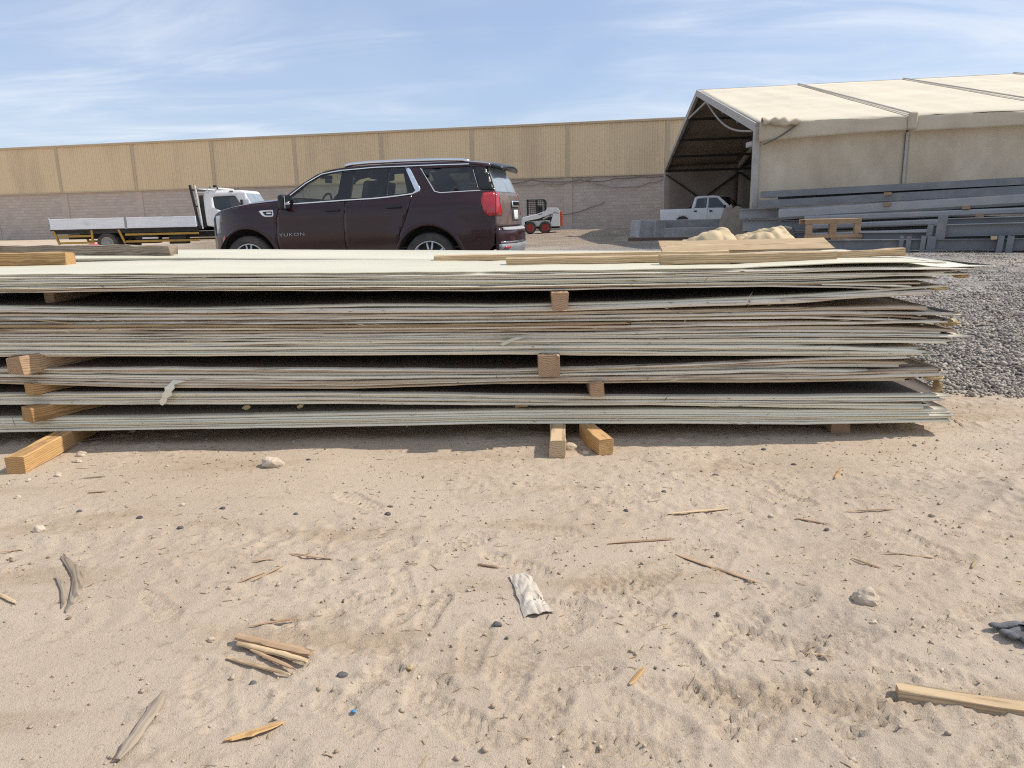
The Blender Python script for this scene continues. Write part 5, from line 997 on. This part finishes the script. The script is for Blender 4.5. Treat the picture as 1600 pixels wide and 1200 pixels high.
# ================================================================ pickup in the tent
def pickup():
    root = empty('pickup_truck', (8.14, 39.4, 0), math.radians(-34)); tag(root, 'white double-cab pickup parked inside the tent mouth', 'pickup'); Wp = M['white_paint']; W = .86
    yf = lambda x, z: W - .24 * max(0, z - 1.0) - (.12 * max(0, (x - 4.4) / .7) ** 2 if x > 4.4 else 0)
    R = .40; a1 = arc(1.20, .36, R, 180, 0, 12); a2 = arc(4.18, .36, R, 180, 0, 12)
    out = [(.0, .48), (1.2 - R, .42)] + a1[1:-1] + [(1.2 + R, .36), (4.18 - R, .36)] + a2[1:-1] + [(4.18 + R, .40), (5.02, .42), (5.06, .80), (4.98, .97), (3.72, 1.10), (3.62, 1.14), (2.98, 1.66), (2.7, 1.72), (1.86, 1.70), (1.74, 1.64), (1.62, 1.12), (.0, 1.10)]
    w1 = smooth_poly([(1.80, 1.14), (1.88, 1.58), (2.38, 1.62), (2.38, 1.14)], .03); w2 = smooth_poly([(2.48, 1.14), (2.48, 1.62), (2.88, 1.60), (3.36, 1.14)], .03)
    for s in (-1, 1):
        patch(out, [w1, w2], yf, s, .12).build('side', Wp, root, True, solid=.02)
        for w_, nm in ((w1, 'rear_window'), (w2, 'front_window')): patch(w_, [], lambda x, z: yf(x, z) - .012, s, .2).build(nm, M['glass_dark'], root, True)
        for x in (1.84, 2.62): MB().box((x, s * (yf(x, .98) + .015), .99), (.15, .03, .07)).build('handle', M['black'], root, bevel=.01)
        MB().box((3.34, s * 1.0, 1.18), (.10, .18, .16)).build('mirror', M['black'], root, bevel=.03); wheel(root, 1.2, s * .74, .36, .24, s, M['alloy']); wheel(root, 4.18, s * .74, .36, .24, s, M['alloy'])
        MB().grid(2, 3, lambda u, v: (5.045 - .03 * v, s * (.50 + .24 * u), .72 + .18 * v)).build('headlight', M['lamp_clear'], root, solid=.02)
        MB().lathe_y([(R + .01, -s * .02), (R + .01, -s * .3), (0, -s * .3)], 20, (1.2, s * W, .36)).lathe_y([(R + .01, -s * .02), (R + .01, -s * .3), (0, -s * .3)], 20, (4.18, s * W, .36)).build('wheel_well', M['black_matte'], root)
        MB().box((2.43, s * (yf(2.43, .8) + .001), .78), (.010, .006, .62)).build('door_seam', M['black_matte'], root)
    def strip(name, pts, m):
        mb = MB()
        for p, q in zip(pts[:-1], pts[1:]): mb.add([(p[0], -yf(*p) + .004, p[1]), (q[0], -yf(*q) + .004, q[1]), (q[0], yf(*q) - .004, q[1]), (p[0], yf(*p) - .004, p[1])], [(0, 1, 2, 3)])
        return mb.build(name, m, root)
    strip('bonnet', [(5.06, .80), (4.98, .97), (3.72, 1.10), (3.62, 1.14)], Wp); strip('windscreen', [(3.62, 1.14), (2.98, 1.66)], M['glass_dark']); strip('roof', [(2.98, 1.66), (2.7, 1.72), (1.86, 1.70), (1.74, 1.64)], Wp); strip('rear_screen', [(1.74, 1.64), (1.62, 1.12)], M['glass_dark'])
    strip('bumper', [(5.02, .36), (5.06, .80)], M['steel_pale']); strip('tailgate', [(0, .48), (0, 1.10)], Wp)
    MB().span(.04, 1.6, -.74, .74, .60, .66).build('load_bed', M['steel_pale'], root); MB().span(.1, 4.9, -.6, .6, .30, .46).build('underbody', M['black_matte'], root)
    for x, y in ((2.2, -.38), (2.2, .38), (2.95, -.38), (2.95, .38)): MB().span(x - .35, x - .22, y - .25, y + .25, .6, 1.35).span(x - .3, x + .2, y - .25, y + .25, .6, .8).build('seat', M['seat_dark'], root, bevel=.04)
pickup()
# ================================================================ litter on the sand
def stick(p0, p1, w, m, label, seed, cat='stick', name='stick', bend=0.0, flat=.5, lift=.004, group='sticks and splinters strewn on the sand', taper=(.5, .3), jag=.0):
    a = ground_at(*p0); b = ground_at(*p1); g = np.random.default_rng(seed); n = 9; L_ = (b - a).length; d = (b - a).normalized(); sd = Vector((-d.y, d.x, 0)); mb = MB(); ns = 7
    za, zb = gz(a.x, a.y), gz(b.x, b.y); up = max(0.0, max(gz(*a.lerp(b, q / 6).xy) - (za + (zb - za) * q / 6) for q in range(7))) * .6
    for i in range(n + 1):
        t = i / n; c = a.lerp(b, t) + sd * (bend * L_ * 4 * t * (1 - t) + g.normal(0, w * .035)); c.z = za + (zb - za) * t + up + lift * .6 + w * flat * .3
        k = min(1, taper[0] + (1 - taper[0]) * t * 5) * min(1, taper[1] + (1 - taper[1]) * (1 - t) * 5) * (1 + g.normal(0, .03 + jag * .5))
        for q in range(ns):
            an = 2 * math.pi * q / ns; mb.V.append(c + sd * (math.cos(an) * w * .5 * k) + Vector((0, 0, math.sin(an) * w * .5 * flat * k)) + d * g.normal(0, w * .12 if i in (0, n) else 0))
    for i in range(n):
        for q in range(ns): mb.F.append((i * ns + q, i * ns + (q + 1) % ns, (i + 1) * ns + (q + 1) % ns, (i + 1) * ns + q))
    mb.F.append(tuple(range(ns))[::-1]); mb.F.append(tuple(range(n * ns, n * ns + ns))); o_ = a.lerp(b, .5); R_ = d.to_track_quat('X', 'Z').to_matrix(); mb.V = [R_.transposed() @ (Vector(v) - o_) for v in mb.V]
    o = mb.build(name, m, None, False); o.matrix_world = Matrix.Translation(o_) @ R_.to_4x4(); return tag(o, label, cat, group)
WO, WP, WF, WG = M['wood_old'], M['wood_pale'], M['wood_fresh'], M['wood_grey']
stick((1046, 861), (1190, 917), .012, WO, 'long thin stick slanting on the sand right of the middle', 1)
stick((1044, 803), (1138, 795), .013, WP, 'straight pale lath near the middle of the sand', 2)
stick((950, 851), (1056, 841), .010, WO, 'brown twig just above the long slanting stick', 3)
stick((1243, 812), (1296, 821), .010, WO, 'short dark twig right of the pale lath', 4)
stick((1330, 873), (1378, 891), .009, WO, 'short thin twig above the pale rock', 5)
stick((1258, 1007), (1303, 1028), .010, WP, 'short twig left of the half-buried timber', 6)
stick((984, 1074), (1007, 1047), .012, WF, 'short yellow splinter in the foreground', 7)
stick((747, 882), (780, 887), .010, WO, 'small brown chip of wood above the crumpled plastic', 8)
stick((395, 880), (432, 878), .008, WO, 'left of two short dark twigs in a line', 9); stick((452, 870), (520, 875), .009, WO, 'right of two short dark twigs in a line', 10)
stick((373, 913), (416, 897), .008, WP, 'thin straw left of a pair', 11); stick((398, 909), (445, 888), .008, WP, 'thin straw right of a pair', 12)
stick((390, 982), (470, 966), .009, WO, 'thin twig above the broken wood slats', 13); stick((98, 876), (104, 957), .030, WG, 'curved grey strip of bark at left', 14, 'bark', 'bark_strip', .09, .30)
stick((88, 906), (97, 952), .014, WG, 'thin sliver beside the curved bark strip', 15, bend=.05)
stick((0, 932), (26, 947), .014, WP, 'pale splinter cut by the left frame edge', 16)
stick((373, 1006), (486, 1031), .030, WO, 'thickest of the broken wood slats in the foreground', 17, 'broken lath', 'broken_lath', .0, .55, .012, 'broken wood slats', (.9, .8), .03)
stick((372, 1013), (480, 1042), .020, WP, 'middle of the broken wood slats in the foreground', 18, 'broken lath', 'broken_lath', .0, .6, .006, 'broken wood slats', (.8, .7), .03)
stick((393, 1024), (462, 1052), .013, WO, 'thin slat under the thicker broken slats', 19, 'broken lath', 'broken_lath', .0, .6, .004, 'broken wood slats')
stick((355, 1032), (454, 1060), .014, WP, 'lowest of the broken wood slats, lying apart', 20, 'broken lath', 'broken_lath', .0, .6, .004, 'broken wood slats')
stick((257, 1088), (185, 1192), .030, WG, 'pale splintered stake pointing out of the lower left', 21, 'wood splinter', 'wood_splinter', .02, .4, .006, None, (.25, .5), .10)
stick((444, 1134), (352, 1162), .020, WF, 'frayed yellow bark fibre at lower left of centre', 22, 'bark', 'bark_strip', .03, .45, .004, None, (.3, .4), .16)
stick((130, 749), (166, 745), .010, WG, 'grey twig below the long yellow ground timber', 23); stick((138, 771), (167, 769), .009, WO, 'second twig below the long yellow ground timber', 24)
stick((0, 865), (37, 861), .008, WO, 'reddish twig at the left frame edge', 25); stick((128, 690), (172, 683), .010, WG, 'thin shavings in the shade beside the yellow ground timber', 26)
stick((1486, 656), (1507, 670), .007, WO, 'twig at the right foot of the pile', 27); stick((820, 684), (862, 672), .006, WO, 'wire-thin twig in the shade beside the pale ground timber', 28)
stick((1380, 865), (1478, 873), .006, WO, 'very thin straw on the right of the sand', 29); stick((1305, 750), (1312, 738), .012, WF, 'small upright yellow chip right of the middle', 30)
stick((1467, 790), (1475, 778), .012, M['wood_grey'], 'small grey chip near the tyre marks', 31); stick((1518, 892), (1524, 880), .010, WP, 'small pale chip near the right frame edge', 32)
stick((1320, 803), (1400, 800), .007, WO, 'thin flat twig above the short thin twig at right', 33)
# half buried timber at lower right
a = ground_at(1405, 1088); b = ground_at(1640, 1125); beam(a + Vector((0, .01, .003)), b + Vector((0, .01, .005)), .036, .030, M['wood_pale'], 'half-buried pale timber running out of the lower right', 'timber', seed=61, wob=.0015)
# stones one can pick out
def stone(px, py, s, label, seed, m='stone', flat=.7, sy=.8, cat='stone'):
    p = ground_at(px, py); return lump('stone', Vector((p.x, p.y, gz(p.x, p.y) + s * flat * .35)), (s, s * sy, s), M[m], label, cat, seed, 'stones lying on the sand', flat)
for i, (px, py, s, lab) in enumerate(((1352, 938, .037, 'largest pale rock on the right of the sand'), (425, 729, .046, 'pale rough rock near the pile, left of centre'), (62, 830, .022, 'pale stone near the left frame edge'), (127, 712, .024, 'whitish stone right of the long yellow ground timber'),
        (124, 722, .016, 'smaller stone just below the whitish one'), (91, 744, .016, 'pale pebble left of the grey twig'), (330, 1003, .010, 'small pale stone left of the broken slats'), (892, 702, .030, 'sandy clod against the pale ground timber'), (915, 711, .018, 'smaller sandy clod between timber and wood block'),
        (45, 752, .012, 'flat pebble in front of the yellow ground timber'), (28, 779, .013, 'flat pale pebble at far left'), (285, 789, .011, 'white pebble among dark chips'), (1365, 972, .010, 'white pebble below the largest pale rock'), (206, 673, .018, 'stone in the shade under the pile'))):
    stone(px, py, s, lab, 500 + i)
for i, (px, py, s, lab) in enumerate(((535, 1056, .014, 'round dark stone right of the broken slats'), (777, 978, .014, 'dark pebble below the crumpled plastic'), (1118, 743, .012, 'dark clump in front of the pile, right half'), (1240, 727, .011, 'dark chip in front of the pile, far right half'), (1037, 770, .011, 'black chip near the pale lath'),
        (978, 798, .010, 'small black chip left of the pale lath'), (1292, 828, .009, 'black chip below the short dark twig'), (610, 790, .011, 'upper of two dark flakes left of centre'), (606, 803, .012, 'lower of two dark flakes left of centre'), (218, 809, .013, 'largest dark chip of the left group'), (348, 795, .012, 'dark chip at the right of the left group'),
        (282, 826, .012, 'flat dark chip below the white pebble'), (124, 798, .010, 'leftmost small dark chip'), (462, 803, .010, 'flat dark flake right of the left group'), (482, 720, .010, 'dark curl right of the rough rock'), (1193, 702, .012, 'grey clump in the shade edge'), (396, 1069, .010, 'dark pebble under the broken slats'))):
    stone(px, py, s, lab, 540 + i, 'dark_chip', .5, .7)
stone(553, 1117, .007, 'tiny blue plastic scrap in the foreground', 580, 'blue', .6, .7, 'scrap')
stone(640, 1044, .009, 'small ochre clod in the foreground', 581, 'foam', .6, .8, 'clod')
# crumpled white plastic
def plastic():
    a = ground_at(812, 899); b = ground_at(842, 964); d = (b - a); L_ = d.length; d.normalize(); sd = Vector((-d.y, d.x, 0)); g = np.random.default_rng(9); A = lambda v: np.array([v])
    def fn(u, v):
        w = .030 + .012 * u + .004 * vnoise(A(u * 9), A(3.), 1)[0]; t = v * 2 - 1
        c = a + d * (L_ * u) + sd * (t * w + .006 * vnoise(A(u * 6), A(v * 3), 2)[0]); z = .003 + .011 * (1 - t * t) * (.6 + .4 * math.sin(3 * u)) + .010 * abs(vnoise(A(u * 5 + v * 3), A(v * 5), 3)[0]) + .006 * vnoise(A(u * 11), A(v * 6 + 4), 4)[0]
        e = (.018 * vnoise(A(v * 7), A(u + 2), 5)[0]) * (u > .95 or u < .05); c = c + d * e; return Vector((c.x, c.y, gz(c.x, c.y) + max(.002, z)))
    tag(MB().grid(34, 14, fn).build('plastic_wrapper', M['plastic_white'], None, False, solid=.0015), 'crumpled white plastic strip lying in the middle of the sand', 'plastic wrapper')
plastic()
# knitted work glove at the right edge
def glove():
    p = ground_at(1592, 992); root = empty('work_glove', (p.x, p.y, gz(p.x, p.y) + .004), .1); tag(root, 'dark grey knitted work glove at the right frame edge', 'glove')
    def fing(x0, y0, x1, y1, r_, z=.012):
        mb = MB(); P = [Vector((x0, y0, z)).lerp(Vector((x1, y1, z * .9)), k / 8) + Vector((0, 0, .004 * math.sin(k))) for k in range(9)]; R_ = [r_ * (1 if 0 < k < 8 else .55) * (1 + .06 * math.sin(2.3 * k)) for k in range(9)]
        mb.tube(P, R_, 10); mb.V = [(v[0], v[1], max(.0, z * .8 + (v[2] - z) * .6)) for v in mb.V]; mb.build('finger', M['glove'], root, True)
    fing(.03, .030, -.055, .036, .0115, .016); fing(.03, .008, -.05, .004, .013); fing(.03, -.012, -.040, -.012, .012); fing(.035, -.030, -.020, -.034, .012); fing(.06, -.035, .02, -.062, .012)
    MB().grid(12, 10, lambda u, v: (.015 + .13 * u, (v - .5) * (.088 + .01 * math.sin(7 * u)), max(.001, .026 * math.sin(math.pi * v) ** .5 + .005 * math.sin(9 * u + 5 * v)))).build('palm', M['glove'], root, True)
glove()
